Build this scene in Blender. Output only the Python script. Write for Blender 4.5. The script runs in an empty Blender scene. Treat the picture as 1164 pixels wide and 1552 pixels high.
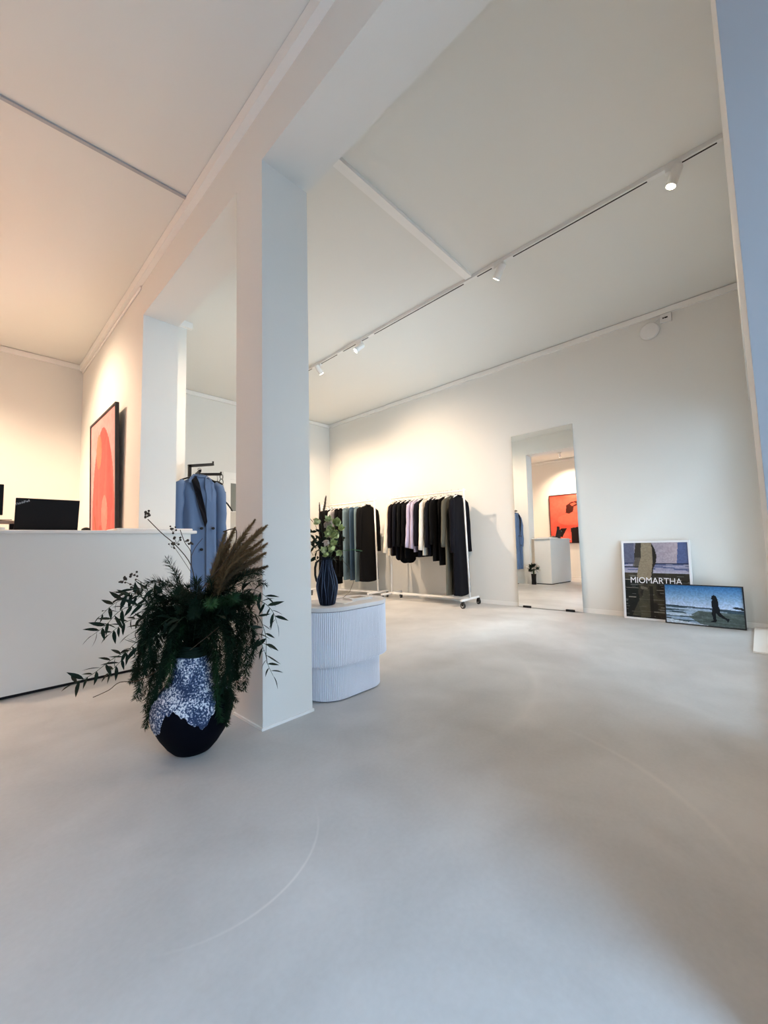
import bpy, math, random
import numpy as np
from mathutils import Vector, Matrix
random.seed(7)
rng = np.random.default_rng(7)
SC = bpy.context.scene
COL = SC.collection
R = math.radians
def lin(r, g, b):
    f = lambda c: c / 12.92 if c <= .04045 else ((c + .055) / 1.055) ** 2.4
    return (f(r / 255), f(g / 255), f(b / 255))

# ------------------------------------------------------------------ camera
CAM = Vector((0, 0, .95))
YAW, PITCH, ROLL, FOC = R(46.761), R(4.51), R(-1.479), 603.34
F_ = Vector((math.sin(YAW) * math.cos(PITCH), math.cos(YAW) * math.cos(PITCH), math.sin(PITCH)))
R0 = Vector((math.cos(YAW), -math.sin(YAW), 0)); U0 = R0.cross(F_)
R_ = R0 * math.cos(ROLL) + U0 * math.sin(ROLL); U_ = U0 * math.cos(ROLL) - R0 * math.sin(ROLL)
cam = bpy.data.objects.new('camera', bpy.data.cameras.new('camera')); COL.objects.link(cam)
cam.data.sensor_fit = 'HORIZONTAL'; cam.data.sensor_width = 36; cam.data.lens = FOC / 1164 * 36
cam.data.clip_start = .02
cam.matrix_world = Matrix.Translation(CAM) @ Matrix((R_, U_, -F_)).transposed().to_4x4()
SC.camera = cam
def at(u, v, d):            # point seen at photo pixel (u, v), d metres in front of the lens
    return CAM + F_ * d + R_ * ((u - 582) / FOC * d) - U_ * ((v - 776) / FOC * d)

# ------------------------------------------------------------------ light
SC.view_settings.view_transform = 'Standard'; SC.view_settings.look = 'None'
SC.view_settings.gamma = 1; SC.view_settings.use_curve_mapping = False
SC.view_settings.exposure = 0.37
world = bpy.data.worlds.new('overcast_sky'); SC.world = world; world.use_nodes = True
world.node_tree.nodes['Background'].inputs[0].default_value = (.55, .72, 1, 1)
world.node_tree.nodes['Background'].inputs[1].default_value = 1.0
def area(name, loc, target, sx, sy, power, col):
    l = bpy.data.lights.new(name, 'AREA'); l.shape = 'RECTANGLE'; l.size = sx; l.size_y = sy
    l.energy = power; l.color = col
    o = bpy.data.objects.new(name, l); COL.objects.link(o); o.location = loc
    o.rotation_euler = (Vector(target) - Vector(loc)).to_track_quat('-Z', 'Y').to_euler()
    return o
DAY_POWER, DAY_COL = 330, (.45, .71, 1.0)
SIDE_POWER, SIDE_COL = 2400, (.60, .83, 1.0)
WARM = (1.0, .75, .53)
SPOT_POWER = 130
SPOT_GAIN = 1.7
# overcast sky above the street: large soft sources outside the two openings, shining down through them
area('sky_over_shopfront', (.1, -2.9, 3.5), (.3, .6, 0), 2.8, 1.7, DAY_POWER, DAY_COL)
area('sky_over_side_window', (3.2, -1.55, 4.3), (4.0, .9, 0), 4.2, 1.5, SIDE_POWER, SIDE_COL)
area('low_sky_shopfront', (.2, -1.62, 1.15), (.2, 3, 1.15), 1.7, 2.0, 11, DAY_COL)  # unseen upright panel added for the low part of the sky
area('low_sky_side_window', (3.9, -.50, 1.20), (3.9, 3, 1.20), 2.8, 2.1, 60, SIDE_COL)  # same added low sky panel, outside the side window

# ------------------------------------------------------------------ materials
MATS = {}
def mat(name, col, rough=.6, metal=0., spec=.5, noise=0, nscale=20, bump=0, bscale=200, emit=None, estr=0):
    if name in MATS: return MATS[name]
    m = bpy.data.materials.new(name); m.use_nodes = True; nt = m.node_tree; b = nt.nodes['Principled BSDF']
    b.inputs['Roughness'].default_value = rough; b.inputs['Metallic'].default_value = metal
    b.inputs['Specular IOR Level'].default_value = spec
    b.inputs['Base Color'].default_value = (*col, 1)
    if noise:
        tc = nt.nodes.new('ShaderNodeTexCoord'); n = nt.nodes.new('ShaderNodeTexNoise')
        n.inputs['Scale'].default_value = nscale; n.inputs['Detail'].default_value = 4
        mx = nt.nodes.new('ShaderNodeMix'); mx.data_type = 'RGBA'
        mx.inputs[6].default_value = (*[c * (1 - noise) for c in col], 1)
        mx.inputs[7].default_value = (*[min(1, c * (1 + noise)) for c in col], 1)
        nt.links.new(tc.outputs['Object'], n.inputs['Vector'])
        nt.links.new(n.outputs['Fac'], mx.inputs[0]); nt.links.new(mx.outputs[2], b.inputs['Base Color'])
    if bump:
        tc = nt.nodes.new('ShaderNodeTexCoord'); n = nt.nodes.new('ShaderNodeTexNoise')
        n.inputs['Scale'].default_value = bscale; bp = nt.nodes.new('ShaderNodeBump')
        bp.inputs['Strength'].default_value = bump; bp.inputs['Distance'].default_value = .002
        nt.links.new(tc.outputs['Object'], n.inputs['Vector'])
        nt.links.new(n.outputs['Fac'], bp.inputs['Height']); nt.links.new(bp.outputs['Normal'], b.inputs['Normal'])
    if emit:
        b.inputs['Emission Color'].default_value = (*emit, 1); b.inputs['Emission Strength'].default_value = estr
    MATS[name] = m
    return m
WALL = mat('wall_paint', (.79, .785, .75), .85, spec=.2, bump=.15, bscale=120)
CEIL = mat('ceiling_paint', (.80, .795, .755), .9, spec=.2, bump=.1, bscale=120)
TRIM = mat('trim_paint', (.88, .87, .84), .6)
WHITE = mat('white_lacquer', (.80, .79, .77), .4)
WMETAL = mat('white_metal', (.82, .81, .79), .35)
BLACK = mat('black_plastic', (.006, .006, .007), .55, spec=.2)
BMETAL = mat('black_metal', (.010, .009, .008), .5, spec=.25)
CHROME = mat('chrome', (.6, .6, .6), .25, 1)
RUBBER = mat('black_rubber', (.02, .02, .02), .7)
MIRROR = mat('mirror_silver', (.93, .94, .93), .0, 1)
PRINT = bpy.data.materials.new('printed_image'); PRINT.use_nodes = True
_a = PRINT.node_tree.nodes.new('ShaderNodeAttribute'); _a.attribute_name = 'ink'
_b = PRINT.node_tree.nodes['Principled BSDF']; _b.inputs['Roughness'].default_value = .5
_b.inputs['Specular IOR Level'].default_value = .25
PRINT.node_tree.links.new(_a.outputs['Color'], _b.inputs['Base Color'])
def floor_material():
    m = bpy.data.materials.new('microcement'); m.use_nodes = True; nt = m.node_tree; N = nt.nodes; L = nt.links
    b = N['Principled BSDF']
    tc = N.new('ShaderNodeTexCoord')
    def noise(sc, det, dist=0, off=(0, 0, 0), stretch=(1, 1, 1)):
        mp = N.new('ShaderNodeMapping'); mp.inputs['Location'].default_value = off; mp.inputs['Scale'].default_value = stretch
        n = N.new('ShaderNodeTexNoise'); n.inputs['Scale'].default_value = sc; n.inputs['Detail'].default_value = det
        n.inputs['Distortion'].default_value = dist
        L.new(tc.outputs['Object'], mp.inputs['Vector']); L.new(mp.outputs['Vector'], n.inputs['Vector']); return n.outputs['Fac']
    def math_(op, a, c=None, clamp=False):
        n = N.new('ShaderNodeMath'); n.operation = op; n.use_clamp = clamp
        for i, x in enumerate((a, c)):
            if x is None: continue
            if isinstance(x, (int, float)): n.inputs[i].default_value = x
            else: L.new(x, n.inputs[i])
        return n.outputs[0]
    n1 = noise(.9, 3, .8); n2 = noise(3.2, 5, .6, (3, 1, 0)); n3 = noise(60, 2)
    f = math_('ADD', math_('MULTIPLY', n1, .6), math_('ADD', math_('MULTIPLY', n2, .3), math_('MULTIPLY', n3, .1)))
    sx = N.new('ShaderNodeSeparateXYZ'); L.new(tc.outputs['Object'], sx.inputs[0])
    # trowel arcs: pale thin rings left by the float, faded out around one side
    def arc(cx, cy, rad, width, gx, gy, grad):
        dx = math_('SUBTRACT', sx.outputs[0], cx); dy = math_('SUBTRACT', sx.outputs[1], cy)
        d = math_('SQRT', math_('ADD', math_('MULTIPLY', dx, dx), math_('MULTIPLY', dy, dy)))
        ring = math_('SUBTRACT', 1, math_('DIVIDE', math_('ABSOLUTE', math_('SUBTRACT', d, rad)), width), True)
        ex = math_('SUBTRACT', sx.outputs[0], gx); ey = math_('SUBTRACT', sx.outputs[1], gy)
        e = math_('SQRT', math_('ADD', math_('MULTIPLY', ex, ex), math_('MULTIPLY', ey, ey)))
        fade = math_('SUBTRACT', 1, math_('DIVIDE', e, grad), True)
        return math_('MULTIPLY', ring, fade)
    arcs = math_('ADD', arc(.58, 1.40, .375, .006, .68, 1.03, .36),
                 math_('ADD', math_('MULTIPLY', arc(1.05, 1.05, 1.1, .02, 1.88, .33, .6), .6),
                       math_('MULTIPLY', arc(2.0, 2.5, 1.5, .05, 2.6, 1.1, 1.1), .4)))
    cr = N.new('ShaderNodeValToRGB'); L.new(f, cr.inputs[0])
    cr.color_ramp.elements[0].position = .33; cr.color_ramp.elements[0].color = (.42, .42, .415, 1)
    cr.color_ramp.elements[1].position = .66; cr.color_ramp.elements[1].color = (.61, .61, .605, 1)
    mx = N.new('ShaderNodeMix'); mx.data_type = 'RGBA'; L.new(math_('MULTIPLY', arcs, .7), mx.inputs[0])
    L.new(cr.outputs[0], mx.inputs[6]); mx.inputs[7].default_value = (.72, .70, .67, 1)
    L.new(mx.outputs[2], b.inputs['Base Color'])
    b.inputs['Roughness'].default_value = .48; b.inputs['Specular IOR Level'].default_value = .35
    bp = N.new('ShaderNodeBump'); bp.inputs['Strength'].default_value = .08; bp.inputs['Distance'].default_value = .003
    L.new(f, bp.inputs['Height']); L.new(bp.outputs['Normal'], b.inputs['Normal'])
    return m
FLOOR = floor_material()

# ------------------------------------------------------------------ mesh helpers
class MB:
    def __init__(s): s.v = []; s.f = []
    def add(s, v, f):
        o = len(s.v); s.v += [tuple(p) for p in v]; s.f += [tuple(i + o for i in q) for q in f]; return s
    def box(s, x0, x1, y0, y1, z0, z1):
        return s.add([(x0, y0, z0), (x1, y0, z0), (x1, y1, z0), (x0, y1, z0), (x0, y0, z1), (x1, y0, z1), (x1, y1, z1), (x0, y1, z1)],
                     [(0, 3, 2, 1), (4, 5, 6, 7), (0, 1, 5, 4), (1, 2, 6, 5), (2, 3, 7, 6), (3, 0, 4, 7)])
    def bar(s, a, b, w, h):     # rectangular bar from a to b
        a, b = Vector(a), Vector(b); d = (b - a).normalized()
        up = Vector((0, 0, 1)) if abs(d.z) < .95 else Vector((0, 1, 0))
        x = d.cross(up).normalized() * w / 2; y = x.cross(d).normalized() * h / 2
        v = [p + i * x + j * y for p in (a, b) for i, j in ((-1, -1), (1, -1), (1, 1), (-1, 1))]
        return s.add(v, [(0, 1, 2, 3), (7, 6, 5, 4), (0, 4, 5, 1), (1, 5, 6, 2), (2, 6, 7, 3), (3, 7, 4, 0)])
    def tube(s, pts, r, n=8, caps=True):
        pts = [Vector(p) for p in pts]; rs = r if isinstance(r, (list, tuple)) else [r] * len(pts)
        V = []; ref = None
        for i, p in enumerate(pts):
            d = (pts[min(i + 1, len(pts) - 1)] - pts[max(i - 1, 0)]).normalized()
            if ref is None: ref = d.orthogonal().normalized()
            ref = (ref - d * ref.dot(d)).normalized() if (ref - d * ref.dot(d)).length > 1e-5 else d.orthogonal().normalized()
            q = d.cross(ref)
            V += [p + (ref * math.cos(t) + q * math.sin(t)) * rs[i] for t in (2 * math.pi * k / n for k in range(n))]
        F = [(i * n + k, i * n + (k + 1) % n, (i + 1) * n + (k + 1) % n, (i + 1) * n + k) for i in range(len(pts) - 1) for k in range(n)]
        if caps: F += [tuple(range(n))[::-1], tuple((len(pts) - 1) * n + k for k in range(n))]
        return s.add(V, F)
    def lathe(s, prof, n=32, c=(0, 0, 0), mod=None):
        V = []
        for i, (r, z) in enumerate(prof):
            for k in range(n):
                t = 2 * math.pi * k / n; rr = r * (mod(t, i) if mod else 1)
                V.append((c[0] + rr * math.cos(t), c[1] + rr * math.sin(t), c[2] + z))
        F = [(i * n + k, i * n + (k + 1) % n, (i + 1) * n + (k + 1) % n, (i + 1) * n + k) for i in range(len(prof) - 1) for k in range(n)]
        F += [tuple(range(n))[::-1], tuple((len(prof) - 1) * n + k for k in range(n))]
        return s.add(V, F)
    def prism(s, poly, z0, z1):
        n = len(poly)
        return s.add([(x, y, z0) for x, y in poly] + [(x, y, z1) for x, y in poly],
                     [tuple(range(n))[::-1], tuple(range(n, 2 * n))] + [(i, (i + 1) % n, n + (i + 1) % n, n + i) for i in range(n)])
    def ball(s, c, r, n=8, m=5):
        return s.lathe([(r * math.sin(math.pi * i / m) + 1e-4, -r * math.cos(math.pi * i / m)) for i in range(m + 1)], n, c)
    def xf(s, M): s.v = [tuple(M @ Vector(p)) for p in s.v]; return s
    def shift(s, d): s.v = [(p[0] + d[0], p[1] + d[1], p[2] + d[2]) for p in s.v]; return s
    def build(s, name, m, parent=None, smooth=False, bevel=0, bseg=2):
        me = bpy.data.meshes.new(name); me.from_pydata(s.v, [], s.f); me.update()
        me.materials.append(m)
        if smooth:
            me.polygons.foreach_set('use_smooth', [True] * len(me.polygons))
        o = bpy.data.objects.new(name, me); COL.objects.link(o)
        if parent: o.parent = parent
        if bevel:
            b = o.modifiers.new('bevel', 'BEVEL'); b.width = bevel; b.segments = bseg; b.limit_method = 'ANGLE'
        return o
def tag(o, label=None, cat=None, group=None, kind=None):
    for k, x in (('label', label), ('category', cat), ('group', group), ('kind', kind)):
        if x: o[k] = x
    return o
def thing(name, label, cat, loc=(0, 0, 0), rz=0, group=None):
    o = bpy.data.objects.new(name, None); COL.objects.link(o); o.empty_display_size = .1
    o.location = loc; o.rotation_euler = (0, 0, rz); return tag(o, label, cat, group)
def struct(name, mb, m, parent=None, **k):
    o = mb.build(name, m, parent, **k)
    if not parent: o['kind'] = 'structure'
    return o
def B(*a): return MB().box(*a)
def child(o, parent, **k):
    o.parent = parent; return o

# ------------------------------------------------------------------ the room
H = 3.605; XW = 5.53; YB = 6.81; XP, WP = 1.111, .314; XQ = XP + WP; HB = 3.19
YF = -.0125                                     # inner face of the front wall
struct('floor', B(-1.75, XW + .25, -2.0, 7.2, -.12, 0), FLOOR)
struct('ceiling', MB().box(-1.75, XW + .25, -.38, 7.2, H, H + .12).box(-1.75, 1.2, -1.6, -.38, H, H + .12), CEIL)
struct('wall_right', B(XW, XW + .2, -1.6, 7.1, 0, H), WALL)
struct('wall_back', B(XQ, XW, YB, YB + .25, 0, H), WALL)
struct('wall_back_left', B(-1.7, XP, 6.91, 7.1, 0, H), WALL)
struct('wall_left', B(-1.7, -1.5, -1.6, 7.1, 0, H), WALL)
struct('wall_middle', B(XP, XQ, 4.132, 7.1, 0, H), WALL)
struct('trim_beam', B(XP, XQ, YF, 4.132, HB, H), WALL)
struct('trim_pillar', B(XP, XQ, 1.9455, 2.2493, 0, HB), WALL)
struct('trim_end_shade', B(1.012, 1.02, -.38, YF - .0005, 0, H), mat('end_shade_grey', (.40, .42, .45), .6))  # added thin facing; its grey stands in for shade on the wall end
struct('trim_pier', B(XQ, 1.73, 4.745, YB, 0, H), WALL)
struct('wall_front', MB().box(1.02, 2.55, -.38, YF, 0, H).box(2.55, XW + .2, -.38, YF, 2.30, H).box(5.42, XW + .2, -.38, YF, 0, 2.3).box(2.55, 5.42, -.38, YF, 0, .03), WALL)
GLASS = bpy.data.materials.new('window_glass'); GLASS.use_nodes = True
_n = GLASS.node_tree.nodes; _n.clear()
_o = _n.new('ShaderNodeOutputMaterial'); _m = _n.new('ShaderNodeMixShader'); _t = _n.new('ShaderNodeBsdfTransparent'); _g = _n.new('ShaderNodeBsdfGlossy'); _f = _n.new('ShaderNodeFresnel')
_g.inputs['Roughness'].default_value = .02; _f.inputs['IOR'].default_value = 1.45
for x, y in ((_f.outputs[0], _m.inputs[0]), (_t.outputs[0], _m.inputs[1]), (_g.outputs[0], _m.inputs[2]), (_m.outputs[0], _o.inputs[0])): GLASS.node_tree.links.new(x, y)
w2 = MB().box(2.55, 2.59, -.07, -.03, .03, 2.30).box(5.38, 5.42, -.07, -.03, .03, 2.30).box(2.59, 5.38, -.07, -.03, .03, .07).box(2.59, 5.38, -.07, -.03, 2.26, 2.30)
win2 = struct('window_2', w2, WMETAL)
B(2.59, 5.38, -.052, -.046, .07, 2.26).build('pane', GLASS, win2)
# shopfront: wall with a tall glazed opening behind the camera
wf = MB().box(-1.7, -.65, -1.6, -1.45, 0, H).box(-.65, 1.02, -1.6, -1.45, 2.4, H).box(-.65, 1.02, -1.6, -1.45, 0, .1).box(1.02, 1.2, -1.6, -.38, 0, H)
struct('wall_shopfront', wf, WALL)
w1 = MB()
for a in ((-.65, -.6, .1, 2.4), (.97, 1.02, .1, 2.4), (-.6, .97, .1, .15), (-.6, .97, 2.35, 2.4)):
    w1.box(a[0], a[1], -1.56, -1.5, a[2], a[3])
struct('window_1', w1, WMETAL)
# skirting and cornices
struct('baseboard_right', B(XW - .012, XW, 0, YB, 0, .055), TRIM)
struct('baseboard_back', B(1.73, XW - .012, YB - .012, YB, 0, .055), TRIM)
struct('baseboard_pillar', B(XP - .008, XQ + .008, 1.9375, 2.257, 0, .014), TRIM)
struct('baseboard_left', B(-1.5, -1.488, -1.4, 6.9, 0, .055), TRIM)
struct('trim_1', B(XW - .03, XW, YF, YB - .03, 3.53, H - .008), TRIM)
struct('trim_2', B(1.73, XW - .03, YB - .03, YB, 3.53, H - .008), TRIM)
struct('trim_3', B(XQ, 1.78, 4.695, 4.745, 3.53, H - .004), TRIM)
struct('trim_4', B(1.065, XP, -1.4, 6.88, 3.51, H - .004), TRIM)
struct('trim_5', B(-1.5, 1.065, 6.88, 6.91, 3.53, H - .008), TRIM)
struct('trim_6', B(-1.5, -1.47, -1.4, 6.88, 3.53, H - .008), TRIM)
struct('trim_7', B(XQ, 3.385, 1.905, 1.975, H - .03, H), TRIM)              # batten on the right ceiling
jt = MB().bar((-1.47, 3.105, H - .006), (1.065, 2.98, H - .006), .026, .012)
struct('trim_8', jt, mat('joint_grey', (.42, .43, .45), .7))
struct('trim_9', B(1.092, XP, 4.2, 6.88, 3.478, 3.505), TRIM, bevel=.008)   # slim rounded rail under the crown
struct('trim_10', B(4.385, XW - .012, YF, .11, 0, .016), TRIM, bevel=.003)  # low plinth by the front wall
# ceiling track
TA, TB = Vector((3.372, YF, H - .016)), Vector((3.535, 6.7, H - .016))
tr = thing('ceiling_track', 'long white lighting track running along the right ceiling', 'track', (TA + TB) / 2 + Vector((0, 0, .016)))
sh = -(TA + TB) / 2 - Vector((0, 0, .016))
MB().bar(TA, TB, .036, .032).shift(sh).build('rail', WMETAL, tr)
def trk(y): return TA + (TB - TA) * ((y - TA.y) / (TB.y - TA.y))
slots = [(.02, .30), (.42, 1.48), (1.70, 1.86), (2.02, 3.34), (3.45, 3.95), (4.08, 4.52), (4.68, 6.6)]
SLOT = mat('slot_dark', (.03, .025, .02), .7)
for a, b in slots:
    p, q = trk(a), trk(b); dz = Vector((.004, 0, -.0165))
    MB().bar(p + dz, q + dz, .012, .003).shift(sh).build('slot', SLOT, tr)
# door in the back wall
dr = MB().box(3.12, 3.24, YB - .03, YB, 0, 2.28).box(3.98, 4.1, YB - .03, YB, 0, 2.28).box(3.24, 3.98, YB - .03, YB, 2.16, 2.28)
door = struct('door_1', dr, TRIM)
MB().box(3.24, 3.98, YB - .012, YB - .002, 0, 2.16).build('leaf', TRIM, door)
MB().box(3.26, 3.96, YB - .016, YB - .010, 1.59, 2.09).build('upper_pane', mat('pane_dark', (.20, .21, .19), .15), door)
MB().box(3.26, 3.96, YB - .016, YB - .010, .12, 1.58).build('lower_pane', mat('pane_pale', (.48, .46, .42), .3), door)

# ------------------------------------------------------------------ track spots
LENS = mat('lamp_lens', (1, .9, .75), .4, emit=(1.0, .82, .58), estr=26)
def spot(name, label, top, target, power=SPOT_POWER, angle=80, blend=.7, size=.03, drop=.075, L=.135, rad=.034):
    top = Vector(top); piv = top - Vector((0, 0, drop)); d = (Vector(target) - piv).normalized()
    t = thing(name, label, 'spotlight', top)
    o = -top
    MB().box(top.x - .018, top.x + .018, top.y - .05, top.y + .05, top.z - .03, top.z).shift(o).build('adapter', WMETAL, t, bevel=.003)
    MB().tube([top - Vector((0, 0, .02)), piv], .007, 8).shift(o).build('stem', WMETAL, t)
    MB().tube([piv - d * (L / 2), piv - d * (L / 2 - .006), piv + d * L / 2], [rad * .93, rad, rad], 24).shift(o).build('lamp_body', WMETAL, t, smooth=False)
    MB().tube([piv + d * (L / 2), piv + d * (L / 2 + .002)], rad * .82, 24).shift(o).build('lens', LENS, t)
    l = bpy.data.lights.new(name + '_beam', 'SPOT'); l.energy = power * SPOT_GAIN; l.color = WARM; l.spot_size = R(angle); l.spot_blend = blend
    l.shadow_soft_size = size
    lo = bpy.data.objects.new(name + '_beam', l); COL.objects.link(lo)
    lo.location = piv + d * (L / 2 + .02) - top; lo.rotation_euler = d.to_track_quat('-Z', 'Y').to_euler(); lo.parent = t
    return t
zt = H - .032
def tp(y): p = trk(y); return (p.x, p.y, zt)
spot('track_spotlight', 'white track spotlight with glaring lens nearest the front wall', tp(.26), (3.2, 1.6, 0), 45, 120, .9)
spot('track_spotlight', 'white track spotlight hanging over the floor beside the ceiling batten', tp(1.62), (3.95, 3.8, 1.0), 120, 100, 1.0)
spot('track_spotlight', 'white track spotlight turned sideways with its lit lens visible', tp(3.62), (1.55, 4.9, 1.5), 120, 85, 1.0)
spot('track_spotlight', 'white track spotlight tilted down just right of the pillar', tp(4.5), (5.35, 4.1, 1.0), 125, 115, 1.0)
spot('track_spotlight', 'unseen white track spotlight added behind the pillar to warm the far walls', tp(5.85), (5.2, 5.9, .6), 170, 110, 1.0)  # no lamp known here; added to light the back of the room
spot('ceiling_spotlight', 'small white ceiling spotlight seen in the mirror above the red painting', (-.62, 4.03, H), (-1.5, 4.0, 1.3), 150, 120, 1.0)
spot('ceiling_spotlight', 'white ceiling spotlight aimed at the pink arch painting', (-.35, 5.5, H), (1.11, 5.45, 1.7), 110, 105, 1.0)
spot('ceiling_spotlight', 'unseen white ceiling spotlight added to warm the left room by bounce', (-.9, 5.6, H), (-.3, 6.4, .8), 170, 110, .9)  # unseen lamp added so floor bounce brightens the left ceiling

# ------------------------------------------------------------------ disc and box on the right wall
t = thing('wall_speaker', 'round white disc speaker hanging high on the right wall', 'speaker', (XW, .78, 3.376))
M = Matrix.Translation((XW, .78, 3.376)) @ Matrix.Rotation(R(-90), 4, 'Y')
MB().lathe([(.095, .012), (.1, .02), (.1, .035), (.088, .048), (.001, .055)], 40).shift((0, 0, 0)).xf(Matrix.Rotation(R(-90), 4, 'Y')).build('disc', WMETAL, t, smooth=False)
MB().lathe([(.06, 0), (.06, .014)], 24).xf(Matrix.Rotation(R(-90), 4, 'Y')).build('wall_plate', WMETAL, t)
MB().tube([(-.012, -.03, .085), (-.012, -.08, .115), (-.012, -.14, .125)], .005, 6).build('cable', WMETAL, t)
t = thing('junction_box', 'small white junction box with a dark marking near the cornice', 'box', (XW, .615, 3.475))
B(-.03, 0, -.055, .055, -.05, .05).build('housing', WMETAL, t, bevel=.004)
B(-.032, -.03, -.02, .012, -.006, .01).build('marking', BLACK, t)
B(-.032, -.03, .016, .03, -.006, .01).build('marking', BLACK, t)

# ------------------------------------------------------------------ leaning mirror
MX0, MX1, MZ = 5.485, 5.522, 2.475
t = thing('leaning_mirror', 'tall frameless mirror leaning on the right wall', 'mirror', (MX0, 2.14, 0))
lean = math.atan2(MX1 - MX0, MZ)
Mr = Matrix.Rotation(lean, 4, 'Y')
B(0, .006, -.427, .432, .008, MZ).xf(Mr).build('mirror_glass', MIRROR, t)
B(.006, .014, -.425, .43, .010, MZ - .002).xf(Mr).build('backing', mat('mirror_back', (.25, .25, .25), .6), t)
for y in (-.27, .31):
    MB().box(-.014, .02, y - .055, y + .055, 0, .028).build('foot_clip', BLACK, t, bevel=.003)

# ------------------------------------------------------------------ printed pictures
def print_mesh(w, h, nx, ny, fn):
    """flat printed sheet in local XZ (x 0..w, z 0..h, facing -Y); fn(X, Z in 0..1) gives sRGB 0..255"""
    X, Z = np.meshgrid((np.arange(nx) + .5) / nx, (np.arange(ny) + .5) / ny)
    c = np.clip(fn(X, Z), 0, 255) / 255
    c = np.where(c <= .04045, c / 12.92, ((c + .055) / 1.055) ** 2.4)
    xs = np.linspace(0, w, nx + 1); zs = np.linspace(0, h, ny + 1)
    gx, gz = np.meshgrid(xs, zs); v = np.stack([gx, gx * 0, gz], -1).reshape(-1, 3)
    i, j = np.meshgrid(np.arange(nx), np.arange(ny)); a = j * (nx + 1) + i
    f = np.stack([a, a + 1, a + nx + 2, a + nx + 1], -1).reshape(-1, 4)
    me = bpy.data.meshes.new('print'); me.from_pydata(v.tolist(), [], f.tolist())
    at_ = me.attributes.new('ink', 'FLOAT_COLOR', 'CORNER')
    cc = np.concatenate([c, np.ones(c.shape[:2] + (1,))], -1).reshape(-1, 4)
    at_.data.foreach_set('color', np.repeat(cc, 4, axis=0).ravel().astype(np.float32))
    me.materials.append(PRINT); return me
def poly(X, Z, pts):
    ins = np.zeros(X.shape, bool); n = len(pts)
    for k in range(n):
        x0, z0 = pts[k]; x1, z1 = pts[(k + 1) % n]
        if z0 == z1: continue
        c = ((z0 > Z) != (z1 > Z)) & (X < (x1 - x0) * (Z - z0) / (z1 - z0) + x0); ins ^= c
    return ins
def vnoise(X, Z, fx, fz, seed):
    g = np.random.default_rng(seed).random((int(fz) + 3, int(fx) + 3))
    x = X * fx; z = Z * fz; i = x.astype(int); j = z.astype(int); a = x - i; b = z - j
    a = a * a * (3 - 2 * a); b = b * b * (3 - 2 * b)
    return (g[j, i] * (1 - a) + g[j, i + 1] * a) * (1 - b) + (g[j + 1, i] * (1 - a) + g[j + 1, i + 1] * a) * b
def paint(img, mask, col, op=1.0):
    m = (mask * op)[..., None]; return img * (1 - m) + np.array(col, float) * m
def framed(root, w, h, fw, depth, fmat, me, M, glass=False):
    """frame of four mitred-looking bars, backing board and print; local XZ, front at y=0, going back +Y"""
    for (a, b, c, d) in ((0, fw, 0, h), (w - fw, w, 0, h), (fw, w - fw, 0, fw), (fw, w - fw, h - fw, h)):
        B(a, b, 0, depth, c, d).xf(M).build('frame_bar', fmat, root)
    B(fw, w - fw, depth * .5, depth * .9, fw, h - fw).xf(M).build('backing_board', mat('board', (.3, .28, .25), .8), root)
    o = bpy.data.objects.new('picture', me); COL.objects.link(o); o.parent = root
    o.matrix_local = M @ Matrix.Translation((fw, depth * .3, fw)); return o
def face_minus_x(lean=0):     # local x -> -Y (so the picture reads left to right looking along +X), local y -> +X
    return Matrix.Rotation(lean, 4, 'Y') @ Matrix(((0, 1, 0, 0), (-1, 0, 0, 0), (0, 0, 1, 0), (0, 0, 0, 1)))
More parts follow.
